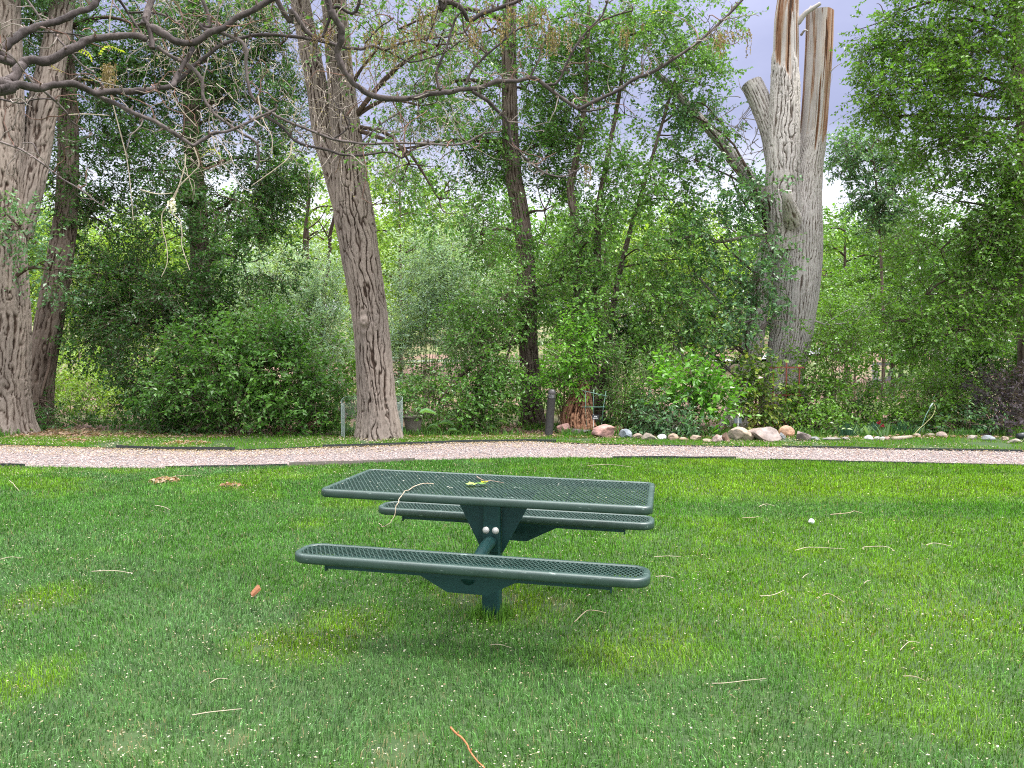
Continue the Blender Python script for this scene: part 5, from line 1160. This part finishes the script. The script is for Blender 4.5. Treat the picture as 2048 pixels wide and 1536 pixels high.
# ------------------------------------------------------------------ garden furniture
bl = Thing('bollard_light', 'dark bronze bollard path light with louvred domed head', 'bollard', gnd(1097, 873.5))
c = bl.loc; lean = (.075, 0); r0 = 8.3/F*c[1]
def lz(m, prof): m.lathe(np.array(prof)-np.array([0, 0]), 28, (c[0], c[1], 0), lean); return m
bl.part(lz(MB(), [(r0*1.0, -.05), (r0, .0), (r0, .715), (r0*1.02, .72), (.0001, .722)]), 'post', M['bronze_paint'], True)
head = bl.part(lz(MB(), [(r0*.72, .722), (r0*.72, .80), (.0001, .801)]), 'lamp', M['white_paint'], True)
for z in (.728, .752, .776): bl.part(lz(MB(), [(r0*.7, z+.009), (r0*1.0, z+.010), (r0*1.10, z+.003), (r0*1.10, z), (r0*1.0, z-.003), (r0*.7, z)]), 'louvre_ring', M['bronze_paint'], True)
bl.part(lz(MB(), [(r0*.7, .798), (r0*1.04, .80), (r0*1.04, .816), (r0*1.0, .835), (r0*.86, .862), (r0*.6, .884), (r0*.3, .895), (.0001, .898)]), 'dome_cap', M['bronze_paint'], True)

gd = Thing('tree_guard', 'open loop of fine wire mesh standing around the central trunk', 'wire mesh', gnd(745, 876))
c = gd.loc; c = np.array([at(744, 800, 14.35)[0], 14.35, 0]); R = 61/F*14.3; mb = MB()
angs = np.radians(np.linspace(-38, 218, 150)); Pq = np.stack([c[0]+R*np.cos(angs), c[1]+R*np.sin(angs)], 1); hh = .70+.05*np.sin(angs*3)
A = np.concatenate([Pq, np.zeros((150, 1))], 1); Bv = np.concatenate([Pq, hh[:, None]], 1); mb.lines(A, Bv, .0011, .0011)
for z in np.linspace(.01, 1, 48): zz = z*hh; Q = np.concatenate([Pq, zz[:, None]], 1); mb.lines(Q[:-1], Q[1:], .0011, .0011)
gd.part(mb, 'wire_mesh', M['wire'])
mb = MB()
for k in (0, 149): mb.tube([A[k], Bv[k]], .006, 6)
mb.tube(Bv[::6], .004, 5); gd.part(mb, 'edge_wire', M['wire'])

pt = gnd(826, 868); pr = 19.5/F*pt[1]; T_ = Thing('plant_pot', 'stained grey brown clay pot right of the central trunk', 'plant pot', pt)
ph = 37/F*pt[1]
T_.part(MB().lathe([(pr*.72, 0), (pr*.80, ph*.3), (pr*.90, ph*.7), (pr*.96, ph*.88), (pr*1.03, ph*.89), (pr*1.03, ph), (pr*.95, ph), (pr*.90, ph*.85), (.001, ph*.82)], 28, (pt[0], pt[1], 0)), 'pot', M['pot'], True)
T_.part(MB().lathe([(pr*.93, ph*.9), (pr*.5, ph*.93), (.001, ph*.95)], 20, (pt[0], pt[1], 0)), 'soil', M['ground'])

# the rotten stump
st = Thing('rotten_stump', 'dark rotten red brown tree stump right of the bollard', 'stump', gnd(1158, 852)); mb = MB(); Y = 15.1
prof = [(1156, 856, 36), (1152, 832, 34), (1158, 805, 27), (1163, 785, 19), (1167, 766, 8)]
bark_tube(mb, [(a, b, h, Y+k*.05) for k, (a, b, h) in enumerate(prof)], nu=120, nv=120, cell=.05, asp=7, depth=.09, seed=301, lump=.16, base_ext=.1)
stp = st.part(mb, 'stump_core', bark_mat('rotten_wood', [(.0, (.012, .007, .005)), (.35, (.05, .022, .013)), (.6, (.15, .068, .04)), (.9, (.30, .17, .11))], 5, .95, .5), True)
mb = MB()
for k in range(170):
    u = RNG.random(); a = RNG.uniform(PI*1.0, PI*2.0); r = (34*(1-u)+9*u)/F*Y*1.03
    b = np.array([at(1154+10*u, 800, Y)[0]+r*math.cos(a), Y+r*math.sin(a)*.9, (856-(856-762)*u-750)*0+at(1156, 856-94*u, Y)[2]]); d = nrm(np.array([-.45+RNG.normal()*.18, -.15, .9])); L = RNG.uniform(.06, .22)
    mb.tube([b-d*L*.5, b+d*L*.5], [RNG.uniform(.004, .012), .002], 4, np.array([(.20, .10, .06), (.32, .20, .13), (.08, .04, .025)][RNG.integers(0, 3)]))
st.part(mb, 'splinters', M['twig'])['kind'] = 'stuff'

tr = Thing('wire_trellis', 'small green wire trellis in front of the rotten stump', 'trellis', gnd(1190, 856)); Y = 14.7
for x0, y0, x1, y1 in [(1171, 784, 1173, 850), (1188, 779, 1187, 832), (1212, 782, 1203, 850)]: tr.part(MB().tube([at(x1, y1+4, Y), at((x0+x1)/2-1, (y0+y1)/2, Y), at(x0, y0, Y)], .0055, 6), 'upright_wire', M['green_wire'], True)
for x0, y0, x1, y1 in [(1164, 781, 1215, 792.5), (1164, 814, 1210, 814)]: tr.part(MB().tube([at(x0, y0, Y-.012), at(x1, y1, Y-.012)], .006, 6), 'cross_wire', M['green_wire'], True)
def plant_sign(label, px0, px1, y0, y1, Y, stake, mat, text, front=True):
    T_ = Thing('plant_sign', label, 'plant sign', gnd(stake[0], stake[2]))
    a = at(px0, y1, Y); b = at(px1, y0, Y); cx, cz = (a[0]+b[0])/2, (a[2]+b[2])/2
    T_.part(MB().box((cx, Y, cz), (b[0]-a[0], .006, b[2]-a[2])), 'plate', M[mat])
    p0 = at(stake[0], stake[1], Y); p1 = at(stake[0], stake[2], Y); yo = .008 if front else -.008
    T_.part(MB().box((p0[0], Y+yo, (p0[2]+p1[2]-.05)/2), (.009 if front else .016, .006, p0[2]-p1[2]+.05)), 'stake', M['white_paint'])
    if text:       # two lines of lettering too small to read
        mb = MB()
        for row, (n_, x0) in enumerate([(4, .30), (6, .14)]):
            for k in range(n_):
                mb.box((a[0]+(b[0]-a[0])*(x0+k*.12+.04), Y-.0045, cz+(.014-.034*row)), ((b[0]-a[0])*.085, .002, .017 if k else .022))
        T_.part(mb, 'lettering', M['white_paint'])
plant_sign('little black plant sign with two white lines of text under the trellis', 1184, 1197.5, 829.5, 839, 14.45, (1187, 829, 850), 'black_sign', True)
plant_sign('blue grey plant sign seen from behind, above the cream boulder', 1469, 1483, 836, 846.5, 14.6, (1476, 833, 858), 'grey_plate', False, False)
rt = Thing('red_trellis', 'rust red metal garden trellis half hidden by the vine', 'trellis', gnd(1560, 862)); Y = 15.45
for px, y0, y1 in [(1598, 728, 866), (1572, 724, 866), (1546, 728, 866), (1512, 770, 866)]: rt.part(MB().box((at(px, 800, Y)[0], Y, (at(px, y0, Y)[2])/2), (.028, .02, at(px, y0, Y)[2])), 'post', M['rust'])
for py, x0, x1 in [(735, 1538, 1608), (790, 1506, 1602), (843, 1496, 1602), (852, 1500, 1560)]: rt.part(MB().box(((at(x0, py, Y)[0]+at(x1, py, Y)[0])/2, Y-.016, at(1550, py, Y)[2]), (at(x1, py, Y)[0]-at(x0, py, Y)[0], .012, .032)), 'cross_bar', M['rust'])
sk = Thing('garden_stake', 'thin dark green garden stake leaning in the iris bed', 'stake', gnd(1838, 866)); sk.part(MB().tube([at(1838, 868, 14.3), at(1852, 830, 14.4), at(1866, 805, 14.5)], .006, 6), 'stake', M['green_wire'], True)
sk.part(MB().tube([at(1859, 816, 14.42), at(1865, 807, 14.46)], .013, 8), 'clip', M['wire'], True)
twig('bent_cane', [at(1828, 869, 14.1), at(1843, 853, 14.15), at(1860, 838, 14.2), at(1869, 824, 14.25), at(1870, 812, 14.3), at(1864, 803, 14.3)], .0075, (.36, .35, .17), 'bent pale yellow cane rising from the iris bed', 'cane')
lt = Thing('garden_spotlight', 'black garden spotlight at the right edge behind the flat tan stone', 'spotlight', gnd(2045, 884)); c = lt.loc
lt.part(MB().tube([c+np.array([-.09, -.02, .10]), c+np.array([.10, .05, .13])], [.055, .045], 16), 'housing', M['black_sign'], True); lt.part(MB().tube([c+np.array([0, 0, -.03]), c+np.array([0, 0, .10])], .012, 8), 'spike', M['black_sign'], True)

# distant bench, little tree, cables
def place(px, Y, z): return np.array([(px-1024)/F*Y, Y, z])
Y = 34.; z0 = float(gz(16.4, Y)); be = Thing('park_bench', 'weathered grey board bench seen through the shrubs', 'bench', place(1768, Y, z0)); cx = be.loc[0]
be.part(MB().box((cx, Y, z0+.44), (1.0, .36, .05)), 'seat', M['bench_wood']); be.part(MB().box((cx+.02, Y+.25, z0+.74), (.9, .04, .14)), 'backrest', M['bench_wood'])
for s in (-.38, .30): be.part(MB().box((cx+s, Y-.02, z0+.235), (.15, .30, .36)), 'leg', M['bench_wood'])
be.part(MB().box((cx, Y-.12, z0+.03), (1.05, .1, .07)), 'base_rail', M['bench_wood'])
for s in (-.4, .4): be.part(MB().box((cx+s, Y+.21, z0+.60), (.07, .04, .3)), 'back_post', M['bench_wood'])
Y = 24.; z0 = float(gz(11, Y)); sm_ = Thing('small_tree', 'small crooked tree with curly bare branches in front of the distant bench', 'tree', place(1784, Y, z0)); mb = MB()
pz = 768-F*math.tan(math.atan2(z0-HC, Y)+PITCH)
limb(mb, [at(1782, pz+4, Y), at(1786, 770, Y), at(1785, 735, Y), at(1781, 706, Y), at(1779, 670, Y)], .085, .05, 9, .35, .01)
for k in range(16):
    a = at(1780+RNG.normal()*5, RNG.uniform(660, 715), Y); q = [a]; d = nrm(np.array([RNG.normal(), RNG.normal()*.5, .7]))
    for j in range(7): d = nrm(d+np.array([0, 0, -.30])+RNG.normal(size=3)*.12); q.append(q[-1]+d*RNG.uniform(.10, .2))
    limb(mb, q, .022, .006, 5, .8, .0)
for k in range(5): a = at(1783, pz, Y); limb(mb, [a+np.array([0, 0, .1]), a+np.array([RNG.normal()*.35, -.2, .05]), a+np.array([RNG.normal()*.8, -.3, 0])], .06, .02, 6, .3)
sm_.part(mb, 'trunk', M['dark_bark'], True)
lf = MB(); foliage(lf, None, [(1785, 690, 36, 30, 24, .5, .7), (1750, 680, 36, 26, 24, .5, .5), (1815, 700, 36, 26, 24, .5, .5)], pal=MID, seed=401, L=.09, W=.055); sm_.part(lf, 'crown', M['leaf'])
dr = Thing('driftwood_branch', 'pale bleached dead branch hanging in the right shrubs', 'dead branch', place(1880, 17, 0)); mb = MB()
for k in range(9): a = at(1850+RNG.uniform(-10, 10), 703+RNG.uniform(-4, 6), 17); e = at(1895+RNG.uniform(-15, 15), 716+RNG.uniform(-14, 18), 16.8); limb(mb, [a, (a+e)/2+np.array([0, 0, RNG.uniform(.0, .15)]), e], .018, .008, 5, 1.0)
for k in range(26): a = at(RNG.uniform(1960, 2000), RNG.uniform(590, 640), 16.6); e = a+RNG.normal(size=3)*.35+np.array([-.1, 0, -.1]); limb(mb, [a, (a+e)/2+RNG.normal(size=3)*.1, e], .008, .003, 4, 1.0)
dr.part(mb, 'branches', M['wood'], True)
for k, (py, lab) in enumerate([(443, 'upper of two pale power cables right of the dead trunk'), (454, 'lower of two pale power cables right of the dead trunk')]):
    Y = 80.; a = at(1200, py+3, Y); b = at(2400, py-3, Y); t = np.linspace(0, 1, 30)[:, None]; P = a+(b-a)*t-np.array([0, 0, 1.])*(1-(2*t-1)**2)*.25*0
    o = MB().tube(P-a, .055, 5).build('power_cable', M['cable']); o.location = a; tag(o, lab, 'cable', 'power cables')

# ------------------------------------------------------------------ the locust overhead
LO = Thing('locust_tree', 'mostly bare honey locust whose crooked grey branches hang across the top', 'tree', (-4.9, 2.6, 0))
mb = MB(); zk = 1/2.926
def Lp(pts): return [(x*zk, y*zk) for x, y in pts]
def Cp(pts): return [(600+x*zk, y*zk) for x, y in pts]
def Rp(pts): return [(1250+x/2.56, y/2.56) for x, y in pts]
SKEL = []
def bough(pts, w0, w1, Y0, Y1, pre=None, spur=1.0, tone=.5):
    P = [at(a, b, Y0+(Y1-Y0)*k/(len(pts)-1)) for k, (a, b) in enumerate(pts)]
    r = list(np.linspace(w0, w1, len(pts))*zk/2/F*(Y0+Y1)/2)
    if pre is not None:
        P = [np.array(p) for p in pre]+P; r = [r[0]*1.35]*len(pre)+r
    P = np.array(P); t = np.linspace(0, len(P)-1, (len(P)-1)*7+1); q = crom(P, t); rr = np.interp(t, np.arange(len(P)), r)
    k0 = RNG.random()*90
    q = q+(np.stack([fbm(np.stack([t*1.1+k0, t*0+m, t*0], 1), 6) for m in (1, 4, 8)], 1)-.5)*rr[:, None]*1.2
    rr = rr*(.85+.4*fbm(np.stack([t*2.1+k0, t*0, t*0], 1), 7)); kn = np.abs(t-np.round(t)) < .08; rr = rr*np.where(kn, 1.12, 1)*.84
    sides = 14 if w0 > 30 else 9
    mb = MB(); mb.tube(q, rr, sides, val=np.clip(tone+.6*(fbm(np.stack([np.repeat(t, sides)*3+k0, np.tile(np.arange(sides), len(t))*.8, np.zeros(len(t)*sides)], 1), 9)-.5), 0, 1))
    SKEL.append((q, rr, spur)); LO.part(mb, 'branch', M['locust'], True); return q
TRK = np.array([-4.9, 2.6, 0]); TOPZ = 4.6
tk = np.array([TRK+np.array([0, 0, -.1]), TRK+np.array([.05, .02, 1.2]), TRK+np.array([.12, .05, 2.4]), TRK+np.array([.3, .1, 3.6]), TRK+np.array([.7, .2, 5.0])])
q = crom(tk, np.linspace(0, 4, 40)); mt = MB(); mt.tube(q, np.linspace(.24, .12, 40), 24, val=.45+.3*(fbm(np.stack([np.tile(np.arange(24), 40)*.7, np.repeat(np.arange(40), 24)*.25, np.zeros(960)], 1), 3)-.5))
HI = [TRK+np.array([.6, .18, 4.7]), np.array([-2.6, 3.6, 5.0]), np.array([-.6, 4.3, 4.9]), np.array([1.2, 4.8, 4.8]), np.array([2.6, 5.2, 4.6])]
hq = crom(np.array(HI), np.linspace(0, 4, 40)); mt.tube(hq, np.linspace(.11, .035, 40), 12, val=.5)
LO.part(mt, 'trunk', M['locust'], True)
def hi(x): return hq[np.argmin(np.abs(hq[:, 0]-x))]
A1 = tk[2]; A2 = tk[3]
bough(Lp([(-60, 320), (0, 295), (60, 250), (130, 195), (200, 165), (300, 130), (400, 95), (480, 60), (540, 20), (590, -60)]), 48, 38, 3.9, 4.3, [A2, (A2+at(-40, 115, 3.9))/2+np.array([0, 0, .1])])
b2 = bough(Lp([(-80, 545), (0, 500), (60, 465), (110, 400), (150, 365), (240, 360), (340, 335), (440, 280), (520, 235), (620, 212), (720, 205), (800, 212), (850, 228)]), 66, 40, 3.7, 4.2, [A1, (A1+at(-60, 190, 3.7))/2], .6)
bough(Lp([(885, 275), (880, 220), (865, 150), (840, 100)]), 36, 24, 4.2, 4.2, None, .6)
bough(Lp([(860, 150), (950, 200), (1040, 240), (1130, 255), (1220, 200), (1310, 165), (1400, 100), (1500, 50), (1600, -10), (1700, -80)]), 46, 34, 4.2, 4.4, None, .8)
bough(Lp([(840, 140), (860, 80), (890, 0), (930, -140)]), 42, 46, 4.2, 4.3, None, .3, .75)
bough(Lp([(0, 515), (100, 500), (200, 505), (320, 500), (440, 502), (500, 520), (560, 540), (660, 535), (800, 535), (900, 525), (1000, 505), (1030, 460), (1100, 330), (1130, 280)]), 50, 30, 3.7, 4.3, None, .9)
bough(Lp([(1010, 500), (1050, 465), (1130, 390), (1230, 310), (1310, 260), (1400, 225), (1560, 205), (1700, 215), (1800, 225), (1900, 245)]), 28, 18, 4.3, 4.6, None, 1)
bough(Lp([(470, 502), (520, 530), (620, 580), (760, 650), (900, 710), (1000, 770), (1060, 810), (1130, 850), (1180, 820), (1260, 775), (1330, 770), (1400, 735), (1480, 700), (1560, 665), (1620, 635)]), 32, 15, 4.0, 4.3, None, 1, .7)
bough(Lp([(1610, -10), (1700, 60), (1760, 130), (1790, 185), (1850, 225), (1920, 250), (2000, 275), (2110, 285), (2180, 265), (2260, 290), (2360, 250), (2480, 230), (2610, 215), (2720, 190)]), 32, 10, 4.5, 4.8, [hi(-2.0)], 1.3, .7)
bough(Lp([(1160, -60), (1170, 150), (1280, 190), (1390, 230), (1440, 290), (1440, 380), (1450, 480), (1480, 570), (1560, 640), (1640, 690), (1760, 745), (1900, 800), (2000, 825), (2115, 840), (2280, 840), (2480, 840), (2640, 850), (2740, 830), (2840, 780), (2925, 770)]), 24, 12, 4.3, 4.6, [hi(-2.4)], 1, .8)
bough(Lp([(920, 280), (1000, 330), (1100, 380), (1180, 460), (1190, 560), (1220, 620), (1280, 690), (1380, 760), (1480, 820), (1510, 870), (1515, 940), (1500, 990)]), 24, 14, 4.3, 4.4, None, 1, .8)
bough(Lp([(1560, 680), (1640, 740), (1720, 820), (1800, 850), (1900, 875), (2000, 905), (2110, 910), (2180, 900), (2280, 890), (2350, 922), (2410, 880), (2480, 845)]), 20, 11, 4.45, 4.55, None, 1)
bough(Lp([(130, -40), (240, 110), (340, 230), (420, 310), (480, 380), (560, 430)]), 15, 9, 4.6, 4.7, None, .8, .8)
bough(Lp([(150, 440), (280, 550), (380, 650), (430, 720), (540, 780)]), 18, 8, 4.0, 4.3, None, 1, .8)
bough(Lp([(-60, 810), (50, 850), (130, 880), (240, 950), (340, 1030), (420, 1080), (500, 1130), (560, 1180), (620, 1215)]), 15, 7, 4.6, 4.8, None, 1, .95)
bough(Lp([(130, 840), (190, 840), (230, 910)]), 9, 6, 4.7, 4.7, None, 0, .95)
bough(Lp([(-40, 570), (80, 600), (130, 605), (200, 580), (290, 580), (340, 600)]), 13, 8, 4.4, 4.5, None, .8)
bough(Lp([(190, 185), (330, 190), (430, 200), (540, 225)]), 13, 9, 4.2, 4.3, None, .8)
bough(Lp([(700, 0), (760, 90), (830, 200), (900, 310)]), 16, 10, 4.6, 4.5, [hi(-3)], .5, .35)
bough(Lp([(760, 75), (880, 70), (1000, 105), (1060, 160), (1100, 175)]), 14, 12, 4.6, 4.5, None, 1, .4)
c1 = bough(Cp([(140, -60), (190, 60), (230, 150), (235, 230), (215, 300), (240, 380), (290, 460), (370, 530), (480, 570), (640, 580), (740, 560), (860, 540), (960, 520), (1040, 515), (1150, 480), (1250, 470), (1370, 460), (1440, 510), (1540, 580), (1625, 635)]), 42, 24, 4.4, 4.9, [hi(-1.4)], 1, .6)
bough(Cp([(1625, 640), (1740, 585), (1850, 535), (1960, 460), (2048, 430), (2180, 350), (2340, 235), (2430, 160), (2500, 90), (2600, -20)]), 24, 17, 4.9, 5.2, None, 1.2, .4)
bough(Cp([(350, -60), (210, 40), (170, 110), (130, 220)]), 24, 16, 4.5, 4.5, [hi(-.9)], .8, .4)
bough(Cp([(820, 530), (800, 430), (830, 340), (870, 230), (910, 110), (945, 70)]), 18, 13, 4.6, 4.6, None, 1)
bough(Cp([(820, -60), (860, 10), (920, 30), (960, 80), (1000, 115), (1080, 75), (1190, 30), (1300, -10), (1400, -90)]), 32, 22, 4.6, 4.8, [hi(-.3)], 1.2, .4)
bough(Cp([(970, 490), (1010, 410), (1090, 320), (1160, 260), (1240, 190), (1300, 160), (1390, 140)]), 17, 12, 4.7, 4.8, None, 1.2)
bough(Cp([(1090, 310), (1060, 290), (1000, 230), (960, 170), (950, 110)]), 13, 9, 4.7, 4.7, None, 1)
bough(Cp([(1010, 530), (1090, 580), (1150, 640), (1200, 690), (1220, 740), (1235, 820), (1280, 880), (1360, 960), (1440, 1015), (1530, 1035), (1600, 1010), (1660, 970)]), 24, 9, 4.7, 4.9, None, 1)
bough(Cp([(1340, 460), (1390, 370), (1410, 300), (1450, 200), (1475, 180)]), 13, 9, 4.8, 4.9, None, 1)
bough(Cp([(1440, 500), (1500, 490), (1540, 420), (1590, 310), (1660, 210), (1750, 110), (1780, 60), (1810, -20)]), 17, 12, 4.9, 5.0, None, 1.2, .4)
bough(Cp([(1750, 125), (1850, 90), (1950, 60)]), 12, 10, 5, 5, None, 1, .4)
bough(Cp([(350, 840), (420, 770), (500, 710), (580, 660)]), 11, 7, 4.6, 4.7, None, 1)
bough(Cp([(190, 815), (270, 760), (290, 710), (265, 680), (230, 630), (190, 580)]), 12, 5, 4.6, 4.6, None, 1)
bough(Cp([(520, 300), (640, 360), (760, 340), (860, 300), (960, 220)]), 11, 8, 4.6, 4.7, None, 1, .3)
bough(Cp([(380, 250), (430, 200), (480, 150), (545, 110)]), 11, 7, 4.6, 4.6, None, 1, .3)
bough(Cp([(1640, 650), (1700, 650), (1760, 640), (1810, 620)]), 12, 8, 4.9, 4.9, None, 1, .3)
bough(Cp([(740, 240), (780, 140), (810, 40), (825, -40)]), 10, 9, 4.6, 4.6, None, 1, .3)
# spurs, reddish shoots and hanging seed strings
sp = MB(); shoots = MB(); tips = []
for q, rr, s in SKEL:
    if s == 0: continue
    L = np.concatenate([[0], np.cumsum(np.linalg.norm(np.diff(q, axis=0), axis=1))])
    for d in np.arange(.05, L[-1], .05/s):
        d += RNG.normal()*.03; k = int(np.clip(np.searchsorted(L, d), 1, len(q)-1)); r = rr[k]
        dv = nrm(np.cross(q[k]-q[k-1], RNG.normal(size=3))+np.array([0, -.0, .01])); e = q[k]+dv*(r+RNG.uniform(.006, .030))
        sp.tube([q[k], (q[k]+e)/2, e], [min(r*.6, .008), .006, .004], 5, np.array((.13, .095, .085))*RNG.uniform(.6, 1.5))
        if RNG.random() < .52*min(s, 1.2):
            pts = [q[k]]; dd = nrm(dv+np.array([0, 0, RNG.normal()*.5-.1])); n = RNG.integers(4, 10)
            for j in range(n): dd = nrm(dd+RNG.normal(size=3)*.45); pts.append(pts[-1]+dd*RNG.uniform(.025, .06))
            shoots.tube(pts, np.linspace(.0038, .0018, len(pts)), 5, np.array([(.20, .11, .085), (.17, .14, .125), (.30, .26, .23)][RNG.integers(0, 3)])*RNG.uniform(.7, 1.2), cap=False)
            tips.append(pts[-1])
LO.part(sp, 'spurs', M['twig'])['kind'] = 'stuff'; LO.part(shoots, 'shoots', M['twig'])['kind'] = 'stuff'
sc = MB()
def strings(px, py, Y, n, spread, L0, L1, col):
    for k in range(n):
        a = at(px+RNG.normal()*spread, py+RNG.normal()*spread*.5, Y+RNG.normal()*.1); L = RNG.uniform(L0, L1); m = 7
        pts = [a+np.array([RNG.normal()*.004, RNG.normal()*.004, -L*j/m]) for j in range(m+1)]
        sc.tube(pts, .0016, 3, np.array(col)*RNG.uniform(.6, 1.3), cap=False)
        q = np.repeat(np.array(pts[1:]), 2, 0)+RNG.normal(size=(2*m, 3))*.004
        flakes(q[:, 0], q[:, 1], q[:, 2], .004+.005*RNG.random(2*m), np.array(col)*RNG.uniform(.7, 1.4), sc, 2)
OL, YO = (.26, .20, .11), (.42, .40, .12)
for a in [(1000, 30, 4.7, 26, 32), (1065, 20, 4.8, 30, 26), (1120, 50, 4.8, 16, 16), (1095, 62, 4.8, 12, 14), (960, 60, 4.7, 16, 16), (760, 60, 4.6, 18, 22), (720, 100, 4.6, 10, 20), (1455, 62, 5.1, 9, 10), (1490, 60, 5.2, 8, 10), (1440, 65, 5.1, 14, 8), (840, 60, 4.6, 14, 22), (790, 80, 4.6, 12, 16), (1250, 50, 5, 12, 14), (1175, 330, 4.9, 6, 6), (215, 130, 4.2, 24, 8), (860, 25, 4.7, 16, 18), (640, 60, 4.6, 10, 16)]: strings(a[0], a[1], a[2], a[3], a[4], .04, .16, OL)
LO.part(sc, 'seed_strings', M['petal'])['kind'] = 'stuff'
fr = MB()
def frond(p0, p1, p2, Y, n, ll, col):
    P = crom(np.array([at(*p0, Y), at(*p1, Y), at(*p2, Y)]), np.linspace(0, 2, n)); fr.tube(P, .0016, 4, (.35, .3, .1), cap=False); T = nrm(np.gradient(P, axis=0))
    for k in range(1, n):
        for s in (-1, 1):
            d = nrm(T[k]*.6+np.array([0, s*.8, -.35])+np.cross(T[k], [0, 1, 0])*s*.4); w = np.cross(d, T[k])*ll*.16; e = P[k]+d*ll*(1-.3*k/n)
            m = (P[k]+e)/2; fr.add([P[k], m+w, e, m-w+T[k]*.004], np.array([[0, 1, 2, 3]]), np.array(col)*RNG.uniform(.8, 1.2))
YG = (.42, .52, .05)
frond((196, 112), (212, 92), (240, 100), 4.15, 11, .040, YG); frond((186, 125), (178, 108), (160, 99), 4.15, 8, .032, YG); frond((402, 314), (420, 298), (436, 306), 4.3, 8, .026, YG)
frond((100, 128), (110, 136), (122, 142), 4.1, 6, .020, (.36, .34, .06)); frond((165, 158), (182, 160), (198, 155), 4.1, 7, .014, (.34, .34, .07)); frond((905, 30), (912, 60), (905, 80), 4.7, 6, .03, YG); frond((1300, 30), (1312, 20), (1330, 24), 5, 6, .03, YG); frond((760, 20), (758, 40), (760, 60), 4.6, 7, .025, YG)
LO.part(fr, 'young_leaves', M['matte_leaf'])
hs = MB()
for pts in [[(1130, 850), (1165, 960), (1130, 1010), (1050, 1090), (1000, 1180), (950, 1250), (950, 1330), (975, 1440), (978, 1540), (945, 1620)], [(1085, 900), (1080, 980), (1040, 1110), (1000, 1230), (1050, 1290), (1065, 1370), (1065, 1440), (1110, 1580)], [(400, 672), (500, 668), (640, 676)], [(1510, 560), (1540, 700), (1590, 800), (1590, 900)], [(1710, 830), (1690, 920), (1610, 990), (1540, 1040), (1470, 1090)], [(660, 0), (645, 90), (640, 200)], [(640, 420), (650, 560), (700, 760), (740, 920), (760, 1060), (780, 1290)], [(1000, 540), (1060, 640), (1150, 740)], [(820, 1110), (920, 1135), (1010, 1130)]]:
    P = np.array([at(x*zk, y*zk, 4.35) for x, y in pts]); q = crom(P, np.linspace(0, len(P)-1, 6*len(P))); hs.tube(q, np.linspace(.0038, .0022, len(q)), 5, (.44, .37, .29), cap=False)
for k in range(60):
    a = at(RNG.uniform(330, 470), RNG.uniform(150, 340), RNG.uniform(4.4, 5.2)); pts = [a]; d = nrm(np.array([RNG.normal(), RNG.normal()*.4, -.5]))
    for j in range(7): d = nrm(d+RNG.normal(size=3)*.4+np.array([0, 0, -.1])); pts.append(pts[-1]+d*RNG.uniform(.02, .05))
    hs.tube(pts, np.linspace(.0026, .001, 8), 3, np.array((.34, .28, .23))*RNG.uniform(.6, 1.2), cap=False)
LO.part(hs, 'hanging_twigs', M['twig'])['kind'] = 'stuff'
p = at(344, 411, 4.33); q = RNG.normal(size=(60, 3))*np.array([.012, .012, .020])+p; m = MB(); flakes(q[:, 0], q[:, 1], q[:, 2], np.full(60, .010), np.array((.85, .83, .82)), m, 2); LO.part(m, 'seed_fluff', M['petal'])
